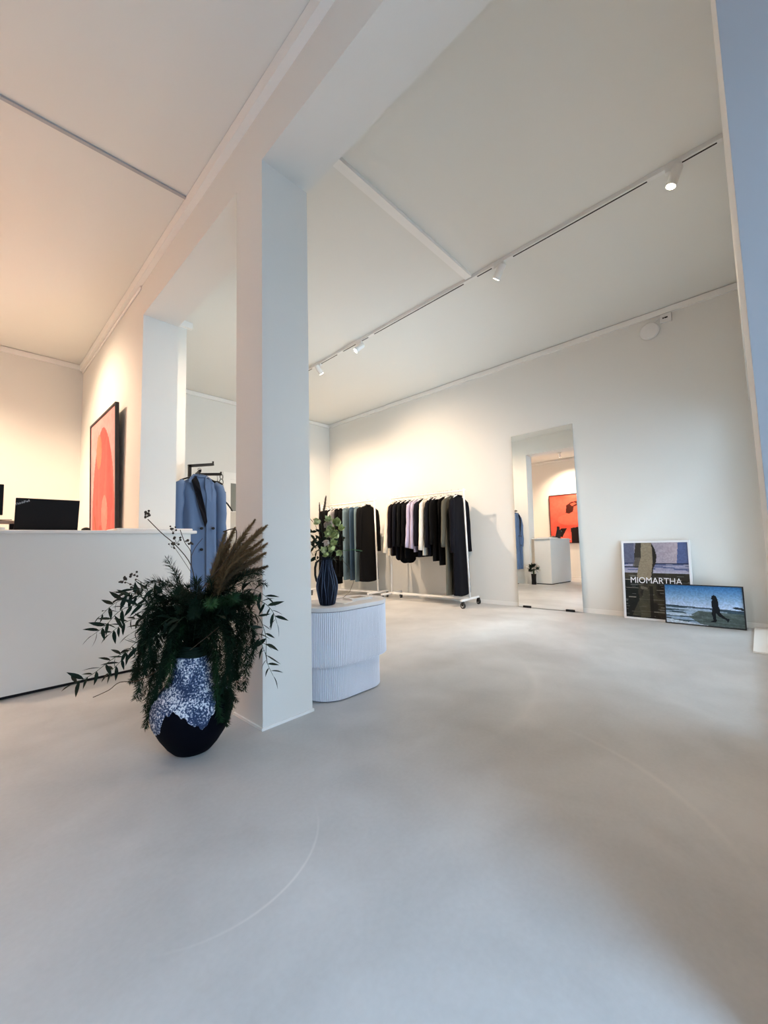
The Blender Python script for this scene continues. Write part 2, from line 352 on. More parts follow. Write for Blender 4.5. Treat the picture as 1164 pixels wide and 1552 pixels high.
def poster_fn(X, Z):
    n = vnoise(X, Z, 40, 50, 1); n2 = vnoise(X, Z, 7, 90, 2); n3 = vnoise(X, Z, 9, 12, 3)
    sky = np.stack([118 + 60 * X + 14 * n, 118 + 44 * X + 14 * n, 140 + 28 * X + 14 * n], -1)
    img = sky
    img = paint(img, (X > .86 + .12 * (Z - 1)) & (Z > .45), (62, 82, 134), .8)
    img = paint(img, X < .17, (78, 84, 108), .75)
    img = paint(img, (Z < .725) & (Z > .60), (86, 96, 132)); img = paint(img, (Z < .725) & (Z > .60) & (n2 > .55), (168, 164, 184), .8)
    img = paint(img, (np.abs(Z - .72) < .008), (30, 40, 66)); img = paint(img, (np.abs(Z - .675) < .006) & (X < .24), (30, 36, 50))
    img = paint(img, (Z < .63) & (Z > .59), (178, 172, 188), .85)
    img = paint(img, Z < .595, (48, 46, 38)); img = paint(img, (Z < .595) & (n3 > .62), (66, 62, 48), .7)
    img = paint(img, (Z < .5) & (n3 < .45), (26, 26, 24), .7)
    img = paint(img, (Z < .52) & (X < .16 + .1 * n3), (18, 24, 24), .9)
    img = paint(img, (Z < .56) & (n2 > .8) , (150, 150, 150), .5)
    for (a, b, z) in ((.38, .64, .085), (.55, .75, .15), (.05, .17, .265), (.02, .22, .39), (.5, .66, .37), (.6, .88, .51), (0, .12, .5)):
        img = paint(img, (X > a) & (X < b) & (np.abs(Z - z) < .006), (150, 146, 136), .8)
    # cropped figure in a pale coat: dark sleeves left and right, coat in the middle
    img = paint(img, poly(X, Z, [(.20, 1), (.30, 1.01), (.29, .66), (.17, .66), (.17, .82), (.19, .93)]), (52, 50, 46))
    img = paint(img, poly(X, Z, [(.19, .80), (.27, .80), (.27, .68), (.14, .68)]), (96, 92, 86), .8)
    img = paint(img, poly(X, Z, [(.44, 1.01), (.50, .93), (.53, .82), (.51, .72), (.47, .66), (.45, .55), (.43, .48), (.41, .60)]), (38, 36, 34))
    img = paint(img, poly(X, Z, [(.29, 1.01), (.45, 1.01), (.465, .9), (.46, .72), (.44, .6), (.42, .5), (.25, .5), (.20, .55), (.24, .7), (.28, .8)]), (140, 128, 108))
    img = paint(img, poly(X, Z, [(.26, .42), (.36, .4), (.37, .36), (.25, .38)]), (110, 104, 92), .8)
    img = paint(img, poly(X, Z, [(.30, .38), (.40, .38), (.40, .02), (.10, .02), (.2, .2), (.28, .3)]), (74, 72, 58), .7)
    img = paint(img, (X > .39) & (X < .45) & (Z < .42), (24, 22, 20), .8)
    return img * (.93 + .14 * vnoise(X, Z, 60, 80, 5))[..., None]
PW, PH = .665, .905
t = thing('framed_poster', 'white framed fashion poster with lettering leaning on the right wall', 'poster', (5.40, 1.235, .002))
M = face_minus_x(R(6.5))
framed(t, PW, PH, .022, .022, mat('white_frame', (.82, .82, .84), .4), print_mesh(PW - .044, PH - .044, 110, 150, poster_fn), M)
def text(body, size, m, parent, M, name='lettering', ext=.0008, sx=1.0):
    cu = bpy.data.curves.new(name, 'FONT'); cu.body = body; cu.size = size; cu.extrude = ext; cu.align_x = 'CENTER'
    o = bpy.data.objects.new(name, cu); COL.objects.link(o)
    dg = bpy.context.evaluated_depsgraph_get(); me = bpy.data.meshes.new_from_object(o.evaluated_get(dg))
    bpy.data.objects.remove(o); o = bpy.data.objects.new(name, me); COL.objects.link(o)
    me.materials.clear(); me.materials.append(m); o.parent = parent
    o.matrix_local = M @ Matrix.Rotation(R(90), 4, 'X') @ Matrix.Diagonal((sx, 1, 1, 1)); return o
INKW = mat('white_ink', (.85, .85, .87), .5)
text('MIOMARTHA', .098, INKW, t, M @ Matrix.Translation((.325, .004, .415)), sx=.86)
def beach_fn(X, Z):
    n = vnoise(X, Z, 60, 40, 11); n2 = vnoise(X + .15 * Z, Z, 5, 34, 12)
    k = np.clip((Z - .45) / .55, 0, 1)[..., None]
    img = np.array([186, 206, 232.]) * (1 - k) + np.array([48, 104, 158.]) * k
    hor = .47 - .05 * X
    img = paint(img, Z < hor, (150, 176, 204))
    img = paint(img, (Z < hor) & (n2 > .5), (52, 74, 86), .92)
    img = paint(img, (Z < hor) & (Z > hor - .035), (44, 62, 78), .9)
    img = paint(img, (Z < hor - .06) & (Z > hor - .1) & (X < .8), (168, 190, 214), .7)
    img = paint(img, (Z < .36 - .02 * X) & (X > .30 + .9 * np.abs(Z - .2)), (82, 96, 92), .85)
    img = paint(img, (Z < .10 - .17 * X) , (196, 212, 226))
    img = paint(img, poly(X, Z, [(0, .27), (.22, .27), (.38, .23), (.3, .2), (.1, .19), (0, .2)]), (182, 202, 222))
    img = paint(img, poly(X, Z, [(.86, .485), (.90, .51), (.985, .50), (1, .47), (1, .43), (.97, .44), (.96, .46), (.9, .46)]), (22, 34, 44))
    img = img * (.9 + .2 * n)[..., None]
    fig = [(.615, .70), (.625, .76), (.65, .785), (.675, .76), (.69, .69), (.70, .60), (.702, .50), (.715, .42), (.71, .36), (.74, .29),
           (.80, .205), (.82, .215), (.825, .19), (.80, .115), (.785, .17), (.70, .25), (.66, .33), (.66, .22), (.665, .14), (.655, .10),
           (.59, .10), (.60, .125), (.625, .14), (.62, .22), (.605, .31), (.62, .42), (.612, .52), (.613, .62), (.632, .655), (.617, .67)]
    img = paint(img, poly(X, Z, fig), (12, 18, 26))
    return img
t = thing('framed_photograph', 'black framed beach photograph of a walking figure leaning before the poster', 'picture', (5.355, .828, .002))
M = face_minus_x(R(8))
framed(t, .665, .425, .011, .018, mat('black_frame', (.012, .012, .016), .4), print_mesh(.643, .403, 150, 90, beach_fn), M)

def arch_fn(X, Z):
    n = vnoise(X, Z, 5, 14, 21); n2 = vnoise(X, Z, 30, 40, 22); n3 = vnoise(X, Z, 14, 3, 24)
    img = np.stack([218 + 8 * n, 150 + 14 * n, 148 + 14 * n], -1)
    arch = (((X - .52) / (.40 * np.clip(.6 + .4 * (1 - Z) + .25 * np.sqrt(np.clip(1 - Z, 0, 1)), 0, 1.1))) ** 2 + (np.clip(Z - .48, 0, 1) / .43) ** 2) < 1
    img = paint(img, arch, (220, 84, 76)); img = paint(img, arch & (X > .6), (224, 76, 72), .5)
    img = paint(img, arch & (n3 > .6), (226, 104, 92), .5)
    img = paint(img, ((X - .36) / .11) ** 2 + ((Z - .73) / .145) ** 2 < 1, (176, 122, 92), .9)
    img = paint(img, ((X - .58) / .12) ** 2 + ((Z - .20) / .15) ** 2 < 1, (230, 146, 132), .75)
    img = paint(img, poly(X, Z, [(.14, .22), (.2, .2), (.3, .03), (.24, .02)]), (150, 80, 44), .8)
    img = paint(img, (((X - .42) / .05) ** 2 + ((Z - .09) / .03) ** 2 < 1) | (((X - .44) / .04) ** 2 + ((Z - .03) / .02) ** 2 < 1), (170, 40, 30), .6)
    img = paint(img, ((X - .27) / .05) ** 2 + ((Z - .31) / .03) ** 2 < 1, (170, 70, 50), .5)
    return img * (.95 + .1 * n2)[..., None]
t = thing('abstract_painting', 'black framed pink and coral arch painting on the wall beyond the counter', 'painting', (1.05, 5.83, 1.05))
M = face_minus_x(0)
# hangs with its top tipped off the wall
M = Matrix.Rotation(R(-1.2), 4, 'Y') @ M
framed(t, 1.16, 1.41, .022, .034, mat('black_frame', (.012, .012, .016), .4), print_mesh(1.16 - .044, 1.366, 80, 120, arch_fn), M)
def red_fn(X, Z):
    n = vnoise(X, Z, 4, 6, 31); n2 = vnoise(X, Z, 25, 30, 32)
    img = np.stack([222 + 24 * n, 74 + 40 * n, 58 + 36 * n], -1)
    img = paint(img, ((X - .45) / .3) ** 2 + ((Z - .48) / .12) ** 2 < 1, (240, 120, 96), .5)
    img = paint(img, poly(X, Z, [(.33, .62), (.35, .78), (.45, .84), (.58, .86), (.66, .83), (.56, .76), (.50, .74), (.48, .64), (.40, .60)]), (70, 22, 14))
    img = paint(img, poly(X, Z, [(.42, .80), (.52, .83), (.56, .80), (.47, .75)]), (226, 92, 70))
    img = paint(img, poly(X, Z, [(.10, .14), (.22, .30), (.34, .30), (.24, .12)]), (26, 12, 12))
    img = paint(img, poly(X, Z, [(.43, .0), (.42, .30), (.66, .33), (.72, .30), (.82, .12), (1, .06), (1, 0)]), (20, 12, 14))
    return img * (.95 + .1 * n2)[..., None]
t = thing('abstract_painting', 'red painting with black shapes on the left wall, seen in the mirror', 'painting', (-1.44, 3.26, 1.02))
M = Matrix(((0, -1, 0, 0), (1, 0, 0, 0), (0, 0, 1, 0), (0, 0, 0, 1)))
framed(t, 1.44, 1.48, .02, .05, mat('black_frame', (.012, .012, .016), .4), print_mesh(1.40, 1.44, 110, 110, lambda X, Z: red_fn(1.0 - X, Z)), M)

# ------------------------------------------------------------------ counter and what stands on it
t = thing('sales_counter', 'white sales counter with a projecting top and dark recessed base', 'counter', (.72, 3.86, 0))
o = (-.72, -3.86, 0)
CGREY = mat('counter_lacquer', (.78, .77, .74), .5, bump=.05)
B(.06, 1.385, 3.644, 3.664, .022, 1.078).shift(o).build('front_panel', CGREY, t)
B(.06, .08, 3.664, 4.03, .022, 1.078).shift(o).build('end_panel', CGREY, t)
B(1.365, 1.385, 3.664, 4.03, .022, 1.078).shift(o).build('end_panel', CGREY, t)
B(.08, 1.365, 4.01, 4.03, .022, 1.078).shift(o).build('back_panel', CGREY, t)
B(.08, 1.37, 3.66, 4.015, 0, .022).shift(o).build('recessed_base', BLACK, t)
B(.02, 1.43, 3.618, 4.07, 1.078, 1.104).shift(o).build('counter_top', WHITE, t, bevel=.006)
B(.83, 1.41, 3.66, 3.98, 1.104, 1.124).build('display_slab', WHITE, None, bevel=.008)
tag(bpy.data.objects['display_slab'], 'flat white slab lying on the right end of the counter', 'tray')
# laptop: seen from behind, lid leaning away from the seat
t = thing('laptop', 'open black laptop with a small silver mark on its lid', 'laptop', (.43, 3.80, 1.104))
B(-.18, .18, 0, .23, 0, .016).build('keyboard_base', BLACK, t, bevel=.004)
Ml = Matrix.Translation((0, .01, .012)) @ Matrix.Rotation(R(5), 4, 'Y') @ Matrix.Rotation(R(14), 4, 'X')
B(-.18, .18, -.006, .002, 0, .225).xf(Matrix.Translation((0, .01, .012)) @ Matrix.Rotation(R(14), 4, 'X')).build('lid', BLACK, t, bevel=.003)
text('ThinkPad', .022, mat('silver_mark', (.6, .6, .6), .3, .6), t, Matrix.Translation((0, .01, .012)) @ Matrix.Rotation(R(14), 4, 'X') @ Matrix.Translation((-.142, -.0065, .188)) @ Matrix.Rotation(R(-24), 4, 'Y'), 'lid_mark', .0004)
# computer mouse and a card next to the laptop
t = thing('computer_mouse', 'small black computer mouse beside the laptop', 'mouse', (.665, 3.82, 1.104))
MB().lathe([(.028, 0), (.031, .008), (.027, .02), (.012, .029), (.001, .031)], 20).xf(Matrix.Diagonal((1, 1.7, 1, 1))).build('mouse_shell', BLACK, t, smooth=True)
MB().tube([(0, .05, .006), (-.02, .1, .004), (-.06, .13, .004), (-.1, .16, .004)], .0025, 6).build('mouse_cable', BLACK, t)
# screen, cable and riser at the left edge
t = thing('payment_display', 'black upright payment display at the left end of the counter', 'screen', (.11, 3.90, 1.104))
B(-.07, .085, -.012, .006, .115, .335).build('screen', BLACK, t, bevel=.004)
B(-.02, .03, .006, .02, .0125, .24).build('stand_post', BLACK, t)
B(-.06, .07, -.04, .07, 0, .0125).build('stand_base', BLACK, t, bevel=.003)
t = thing('counter_shelf', 'small pale wooden shelf behind the black laptop', 'shelf', (.16, 4.02, 1.104))
o_ = mat('pale_wood', (.55, .38, .30), .5, noise=.1, nscale=8)
B(-.12, .11, -.02, .045, .06, .085).build('board', o_, t, bevel=.003)
for x in (-.11, .08): B(x, x + .025, -.015, .04, 0, .06).build('foot', BLACK, t)
tag(B(.04, .20, 3.66, 3.80, 1.104, 1.122).build('notebook', WHITE, None, bevel=.002), 'white notebook lying at the left end of the counter', 'book')
cb = MB().tube([Vector((.06, 4.03, 1.1915)), Vector((.08, 4.03, 1.197)), Vector((.13, 4.02, 1.193)), Vector((.19, 4.0, 1.1915)), Vector((.25, 3.985, 1.193))], .0028, 6)
tag(cb.build('charging_cable', BLACK), 'thin black cable lying on the pale riser shelf', 'cable')

# ------------------------------------------------------------------ fluted display table
def pill(x0, x1, y0, y1, seg=22, flute=0, nfl=0):
    r = (y1 - y0) / 2; cy = (y0 + y1) / 2; L = (x1 - x0 - 2 * r); per = 2 * L + 2 * math.pi * r
    n = nfl * 4 if flute else 4 * seg; P = []
    for i in range(n):
        s = per * i / n
        if s < L: x, y, nx, ny = x0 + r + s, y0, 0, -1
        elif s < L + math.pi * r:
            a = (s - L) / r - math.pi / 2; nx, ny = math.cos(a), math.sin(a); x, y = x1 - r + r * nx, cy + r * ny
        elif s < 2 * L + math.pi * r: x, y, nx, ny = x1 - r - (s - L - math.pi * r), y1, 0, 1
        else:
            a = (s - 2 * L - math.pi * r) / r + math.pi / 2; nx, ny = math.cos(a), math.sin(a); x, y = x0 + r + r * nx, cy + r * ny
        d = flute * (abs(math.sin(math.pi * i / 4)) - 1) if flute else 0
        P.append((x + nx * d, y + ny * d))
    return P
LIL = mat('fluted_plaster', (.80, .81, .88), .7)
t = thing('display_table', 'pill-shaped fluted pale table with a stepped base beside the pillar', 'table', (1.785, 2.09, 0))
o = (-1.785, -2.09, 0)
MB().prism(pill(1.50, 2.06, 1.92, 2.26, flute=.005, nfl=130), .008, .206).shift(o).build('base_drum', LIL, t)
MB().prism(pill(1.515, 2.045, 1.935, 2.245), .206, .218).shift(o).build('step_shade', mat('seam_shade_grey', (.25, .25, .3), .8), t)  # dark inset band added in place of the shade line under the step
MB().prism(pill(1.515, 2.045, 1.935, 2.245), 0, .008).shift(o).build('foot_plate', mat('dark_foot', (.1, .1, .12), .7), t)
MB().prism(pill(1.455, 2.115, 1.88, 2.30, flute=.005, nfl=150), .218, .540).shift(o).build('upper_drum', LIL, t)
MB().prism(pill(1.46, 2.11, 1.885, 2.295), .540, .544).shift(o).build('shadow_gap', mat('seam_shade_grey', (.25, .25, .3), .8), t)
MB().prism(pill(1.453, 2.117, 1.878, 2.302), .544, .57).shift(o).build('table_top', mat('table_top_plaster', (.72, .70, .70), .6), t, bevel=.004)
TZ = .57
t = thing('picture_book', 'white book with a small photo on its cover lying on the display table', 'book', (1.90, 2.06, TZ), R(-8))
B(-.085, .085, -.06, .06, 0, .004).build('back_cover', WHITE, t); B(-.083, .085, -.058, .058, .004, .012).build('pages', mat('paper', (.75, .73, .68), .8), t)
B(-.085, .085, -.06, .06, .012, .015).build('front_cover', WHITE, t)
B(-.05, .05, -.035, .04, .015, .0156).build('cover_photo', mat('cover_brown', (.30, .25, .20), .5), t)
t = thing('magazine', 'thin white magazine lying next to the blue jug', 'magazine', (1.745, 2.03, TZ), R(6))
B(-.055, .055, -.06, .06, 0, .0015).build('back_page', WHITE, t); B(-.055, .055, -.06, .06, .0015, .004).build('front_page', WHITE, t)

# ------------------------------------------------------------------ jug with flowers
JX, JY = 1.612, 2.03
BLUE = mat('jug_glaze', (.002, .004, .011), .5, spec=.12, noise=.5, nscale=25)
STRIPE = mat('jug_stripe', (.08, .13, .24), .4)
t = thing('ceramic_jug', 'dark blue ribbed ceramic jug holding green flowers', 'jug', (JX, JY, TZ))
prof = [(.030, 0), (.045, .004), (.050, .02), (.058, .06), (.065, .10), (.066, .12), (.060, .16), (.048, .20), (.037, .235), (.031, .265), (.032, .285), (.036, .305), (.033, .305), (.028, .285), (.027, .265)]
MB().lathe(prof, 72, mod=lambda a, i: 1 + .025 * math.cos(18 * a)).build('jug_body', BLUE, t, smooth=True)
sm = MB()
for k in range(18):
    a = 2 * math.pi * k / 18
    P = [((r * 1.022 + .0008) * math.cos(a + .09 * math.sin(z * 26 + 2.3 * k)), (r * 1.022 + .0008) * math.sin(a + .09 * math.sin(z * 26 + 2.3 * k)), z) for r, z in prof[1:11]]
    sm.tube(P, [x * (1.4 if k % 3 else .7) for x in (.0003, .0006, .0010, .0013, .0016, .0014, .0012, .0009, .0007, .0005)], 5)
sm.build('glaze_stripes', STRIPE, t)['kind'] = 'stuff'
hx = Vector((-.75, .66, 0)).normalized()
MB().tube([hx * r + Vector((0, 0, z)) for r, z in ((.03, .272), (.05, .282), (.066, .27), (.074, .235), (.074, .19), (.066, .155), (.058, .14))], [.006, .0075, .0075, .0075, .007, .007, .006], 10).build('handle', BMETAL, t, smooth=True)
GREEN_P = mat('petal_green', (.72, .78, .42), .6, noise=.25, nscale=30)
GREEN_Q = mat('petal_green_deep', (.50, .56, .22), .6, noise=.35, nscale=40)
PINK_P = mat('petal_blush', (.80, .66, .56), .6, noise=.2, nscale=30)
DLEAF = mat('leaf_dark', (.006, .017, .009), .6, spec=.2, noise=.5, nscale=14)
STEMG = mat('stem_green', (.03, .06, .025), .6)
BROWN = mat('dry_brown', (.055, .032, .018), .8)
def leaf_mesh(L, W, name='leaf', fold=.25, curl=.15, m=None):
    vs = []; fs = []; n = 5
    for i in range(n + 1):
        s = i / n; w = W / 2 * math.sin(math.pi * min(1, s ** .8 * .97 + .02)); z = -curl * L * s * s
        vs += [(-w, s * L, z + w * fold), (0, s * L, z), (w, s * L, z + w * fold)]
    for i in range(n):
        a = i * 3; fs += [(a, a + 1, a + 4, a + 3), (a + 1, a + 2, a + 5, a + 4)]
    me = bpy.data.meshes.new(name); me.from_pydata(vs, [], fs); me.materials.append(m or DLEAF)
    me.polygons.foreach_set('use_smooth', [True] * len(fs)); return me
def orient(p, d, roll=0, s=1):
    d = Vector(d).normalized(); q = d.to_track_quat('Y', 'Z'); return Matrix.Translation(p) @ q.to_matrix().to_4x4() @ Matrix.Rotation(roll, 4, 'Y') @ Matrix.Scale(s, 4)
def put(me, name, parent, Mx):
    o = bpy.data.objects.new(name, me); COL.objects.link(o); o.parent = parent; o.matrix_local = Mx; return o
bq = thing('flower_bouquet', 'bouquet of pale green blooms, dark leaves and dry plumes in the jug', 'flowers', (JX, JY, TZ + .27))
bo = Vector((JX, JY, TZ + .27))
DJ = (Vector((JX, JY, .9)) - CAM).dot(F_)
def jq(u, v, dd=0): return at(u, v, DJ + dd) - bo
def bloom(c, d, s, m):
    mb = MB()
    for ring, (npet, tilt, L) in enumerate(((5, .80, .032), (5, .32, .026))):
        for k in range(npet):
            a = 2 * math.pi * (k + .5 * ring) / npet + random.uniform(-.15, .15)
            ns = 4; vs = []; fs = []
            for i in range(ns + 1):
                q = i / ns; w = .013 * math.sin(math.pi * (q * .93 + .06)); r = L * (.15 + .85 * q ** .8) * math.sin(tilt); z = L * q * math.cos(tilt) + .012 * q * q
                vs += [(r * math.cos(a) - j * w * math.sin(a), r * math.sin(a) + j * w * math.cos(a), z + abs(j) * .004) for j in (-1, 0, 1)]
            for i in range(ns):
                b = i * 3; fs += [(b, b + 1, b + 4, b + 3), (b + 1, b + 2, b + 5, b + 4)]
            mb.add(vs, fs)
    mb.ball((0, 0, .006), .005, 6, 4)
    q = Vector(d).to_track_quat('Z', 'Y').to_matrix().to_4x4()
    return mb.xf(Matrix.Translation(c) @ q @ Matrix.Scale(s, 4))
blooms = [(486, 790, -.02), (494, 793, -.03), (500, 790, -.02), (509, 794, -.03), (514, 797, -.01), (505, 801, -.05), (495, 803, -.05), (502, 808, -.06), (511, 808, -.04), (516, 804, -.02),
          (513, 815, -.04), (505, 816, -.06), (498, 819, -.06), (502, 826, -.06), (492, 838, -.05), (498, 841, -.04), (516, 836, -.03), (508, 829, -.05)]
for k, (u, v, dd) in enumerate(blooms):
    c = jq(u, v, dd); d = (-F_ * .55 + U_ * random.uniform(-.5, .9) + R_ * random.uniform(-.9, 1.0))
    fl = bloom(c, d, random.uniform(.95, 1.25), GREEN_P).build('bloom', PINK_P if k in (1, 12) else (GREEN_P, GREEN_Q)[k % 2], bq, smooth=True)
    MB().tube([c, c * .5 + Vector((0, 0, -.01)), Vector((random.uniform(-.01, .01), random.uniform(-.01, .01), -.03))], .0016, 5).build('stalk', STEMG, fl)
lm = leaf_mesh(.05, .02)
for k in range(80):
    u = random.uniform(470, 500) if k < 60 else random.uniform(495, 522); v = random.uniform(805, 846)
    p = jq(u, v, random.uniform(-.02, .05)); put(lm, 'leaf', bq, orient(p, (random.uniform(-1, .6), random.uniform(-.6, .6), random.uniform(-.7, .6)), random.uniform(0, 6), random.uniform(.7, 1.2)))
def plume(pts, rad, m, n, L, name, parent, seed, droop=.3, hw=.0009):
    """stem tube with fine hairs all along its upper part"""
    r = random.Random(seed); pts = [Vector(p) for p in pts]; mb = MB().tube(pts, [.0022] + [.0016] * (len(pts) - 1), 5)
    seglen = [(pts[i + 1] - pts[i]).length for i in range(len(pts) - 1)]; tot = sum(seglen)
    for _ in range(n):
        s = r.uniform(.18, 1.0) * tot; i = 0; acc = s
        while i < len(seglen) - 1 and acc > seglen[i]: acc -= seglen[i]; i += 1
        f = acc / seglen[i]; p = pts[i].lerp(pts[i + 1], f); d = (pts[i + 1] - pts[i]).normalized()
        prof_ = math.sin(math.pi * min(1, .12 + s / tot * .88)) ** .6 + .15
        a = Vector((r.gauss(0, 1), r.gauss(0, 1), r.gauss(0, 1))); a = (a - d * a.dot(d)).normalized()
        l = L * r.uniform(.5, 1.2) * prof_; q = p + a * rad * prof_ * r.uniform(.2, 1.0) + d * l * .75 - Vector((0, 0, droop * l * .3))
        w = a.cross(d) * hw; m_ = p.lerp(q, .5) + d * l * .12
        mb.add([p + w, p - w, m_ - w, m_ + w, q], [(0, 1, 2, 3), (3, 2, 4)])
    return mb.build(name, m, parent)
plume([jq(492, 800), jq(491, 775), jq(494, 752)], .017, BROWN, 420, .042, 'dry_plume', bq, 1, .2, .0011)
plume([jq(487, 800), jq(485, 780), jq(484, 762)], .012, BROWN, 300, .034, 'dry_plume', bq, 2, .2, .0011)
MB().tube([jq(505, 835), jq(520, 834.5), jq(535, 833), jq(549, 835)], [.002, .002, .003, .004], 6).build('green_twig', mat('twig_green', (.03, .12, .05), .6), bq)
MB().tube([jq(500, 845), jq(520, 850), jq(533, 865), jq(536, 882), jq(530, 897), jq(520, 906), jq(510, 908)], [.0012] * 7, 5).build('hanging_tendril', BROWN, bq)
MB().tube([jq(486, 815), jq(478, 796), jq(470, 786)], .0014, 5).build('bare_twig', BROWN, bq)

# ------------------------------------------------------------------ big floor vase
VX, VY = .795, 2.035
def vase_material():
    m = bpy.data.materials.new('lava_glaze'); m.use_nodes = True; nt = m.node_tree; N, L = nt.nodes, nt.links; b = N['Principled BSDF']
    tc = N.new('ShaderNodeTexCoord')
    n = N.new('ShaderNodeTexNoise'); n.inputs['Scale'].default_value = 130; n.inputs['Detail'].default_value = 4; L.new(tc.outputs['Object'], n.inputs['Vector'])
    n2 = N.new('ShaderNodeTexNoise'); n2.inputs['Scale'].default_value = 14; L.new(tc.outputs['Object'], n2.inputs['Vector'])
    ad = N.new('ShaderNodeMath'); ad.operation = 'ADD'; L.new(n.outputs['Fac'], ad.inputs[0])
    ml = N.new('ShaderNodeMath'); ml.operation = 'MULTIPLY'; ml.inputs[1].default_value = .6; L.new(n2.outputs['Fac'], ml.inputs[0]); L.new(ml.outputs[0], ad.inputs[1])
    cr = N.new('ShaderNodeValToRGB'); L.new(ad.outputs[0], cr.inputs[0])
    e = cr.color_ramp.elements; e[0].position = .72; e[0].color = (.012, .03, .09, 1); e[1].position = .92; e[1].color = (.78, .80, .86, 1)
    k = e.new(.81); k.color = (.08, .13, .25, 1)
    L.new(cr.outputs[0], b.inputs['Base Color']); b.inputs['Roughness'].default_value = .75
    bp = N.new('ShaderNodeBump'); bp.inputs['Strength'].default_value = .8; bp.inputs['Distance'].default_value = .004
    L.new(ad.outputs[0], bp.inputs['Height']); L.new(bp.outputs['Normal'], b.inputs['Normal']); return m
LAVA = vase_material()
vt = thing('floor_vase', 'large black floor vase with a rough white and blue glazed neck', 'vase', (VX, VY, 0))
vprof = [(.085, 0), (.098, .006), (.128, .035), (.165, .085), (.190, .13), (.203, .18), (.204, .21), (.196, .245), (.176, .275), (.145, .305), (.118, .335), (.106, .365), (.100, .40), (.094, .44), (.091, .462), (.083, .466), (.080, .44)]
vprof = [(r * .88, z * .97) for r, z in vprof]
def vr(z):
    for (r0, z0), (r1, z1) in zip(vprof[:-3], vprof[1:-2]):
        if z0 <= z <= z1: return r0 + (r1 - r0) * (z - z0) / (z1 - z0)
    return vprof[0][0]
MB().lathe(vprof, 64).build('vase_body', mat('black_clay', (.002, .0025, .006), .7, spec=.06), vt, smooth=True)
# the poured glaze: a crust a few millimetres proud whose lower edge wanders
nn = 128; V = []; Fc = []
camang = math.atan2(-VY, -VX)
def edge(a):
    d = ((a - camang + math.pi) % (2 * math.pi)) - math.pi       # 0 towards the room's front, + to the photo's right
    keys = [(-3.2, .16), (-1.7, .13), (-1.2, .125), (-.95, .13), (-.8, .17), (-.68, .22), (-.5, .235), (-.32, .225), (-.1, .19), (.05, .168), (.18, .152), (.32, .155), (.42, .19), (.55, .225), (.68, .285), (1.0, .30), (1.3, .26), (1.7, .2), (3.2, .16)]
    for (x0, y0), (x1, y1) in zip(keys[:-1], keys[1:]):
        if x0 <= d <= x1: return y0 + (y1 - y0) * (d - x0) / (x1 - x0) + .006 * math.sin(23 * a) + .004 * math.sin(41 * a + 1)
    return .12
NZ = 26
for k in range(nn):
    a = 2 * math.pi * k / nn; z0 = edge(a)
    for i in range(NZ + 1):
        z = z0 + (.447 - z0) * i / NZ
        rr = vr(z) + (.0005 if i in (0, NZ) else .0035 + .0022 * math.sin(37 * a + 90 * z) * math.sin(19 * a - 140 * z))
        V.append((rr * math.cos(a), rr * math.sin(a), z))
for k in range(nn):
    for i in range(NZ):
        a = k * (NZ + 1) + i; b = ((k + 1) % nn) * (NZ + 1) + i; Fc.append((a, b, b + 1, a + 1))
MB().add(V, Fc).build('lava_crust', LAVA, vt, smooth=True)
rm = MB()
for i in range(5):
    z = .447 + .009 * i; rm.tube([((.083 - .004 * i) * math.cos(2 * math.pi * k / 24), (.083 - .004 * i) * math.sin(2 * math.pi * k / 24), z + .003 * math.sin(k)) for k in range(25)], .006, 6, False)
rm.build('woven_rim', mat('rim_green', (.005, .014, .009), .7, spec=.15), vt, smooth=True)

# ------------------------------------------------------------------ arrangement in the vase
ar = thing('dried_flower_arrangement', 'big wild arrangement of dark fern, leafy branches and brown grass in the floor vase', 'flowers', (VX, VY, .46))
ao = Vector((VX, VY, .46)); DV = (Vector((VX, VY, .7)) - CAM).dot(F_)
def q(u, v, dd=0): return at(u, v, DV + dd) - ao
FERN = mat('fern_green', (.006, .019, .009), .7, spec=.15, noise=.5, nscale=10)
FERN2 = mat('fern_green_bright', (.013, .042, .016), .7, spec=.15, noise=.4, nscale=10)
def smooth_pts(P, k=4):
    P = [Vector(p) for p in P]; out = []
    for i in range(len(P) - 1):
        p0, p1, p2, p3 = P[max(i - 1, 0)], P[i], P[i + 1], P[min(i + 2, len(P) - 1)]
        for j in range(k):
            t_ = j / k
            out.append(.5 * ((2 * p1) + (p2 - p0) * t_ + (2 * p0 - 5 * p1 + 4 * p2 - p3) * t_ ** 2 + (3 * p1 - p0 - 3 * p2 + p3) * t_ ** 3))
    return out + [P[-1]]
leafA = leaf_mesh(.072, .019); leafB = leaf_mesh(.058, .016, curl=.3); leafC = leaf_mesh(.078, .022, curl=-.1)
NL = [0]
def leafy(pts, dens=.011, rad=.0022, sides=1.0):
    P = smooth_pts(pts, 5); br = MB().tube(P, [rad * (1 - .6 * i / len(P)) for i in range(len(P))], 5).build('leafy_branch', STEMG, ar)
    acc = 0; sgn = 1
    for a, b in zip(P[:-1], P[1:]):
        acc += (b - a).length
        if acc > dens:
            acc = 0; d = (b - a).normalized(); sgn = -sgn
            side = d.cross(F_).normalized() * sgn
            dv = d * random.uniform(.35, .9) + side * random.uniform(.4, 1.0) + F_ * random.uniform(-.5, .5)
            put(random.choice((leafA, leafB, leafC, leafA)), 'leaf', br, orient(a, dv, random.uniform(-1.2, 1.2), random.uniform(.7, 1.1))); NL[0] += 1
    put(leafA, 'leaf', br, orient(P[-1], (P[-1] - P[-3]), random.uniform(-1, 1), .9)); NL[0] += 1
O = (290, 992)
leafy([q(*O), q(262, 940, -.06), q(225, 916, -.1), (q(185, 924, -.12)), q(160, 948, -.12), q(140, 963, -.12)])
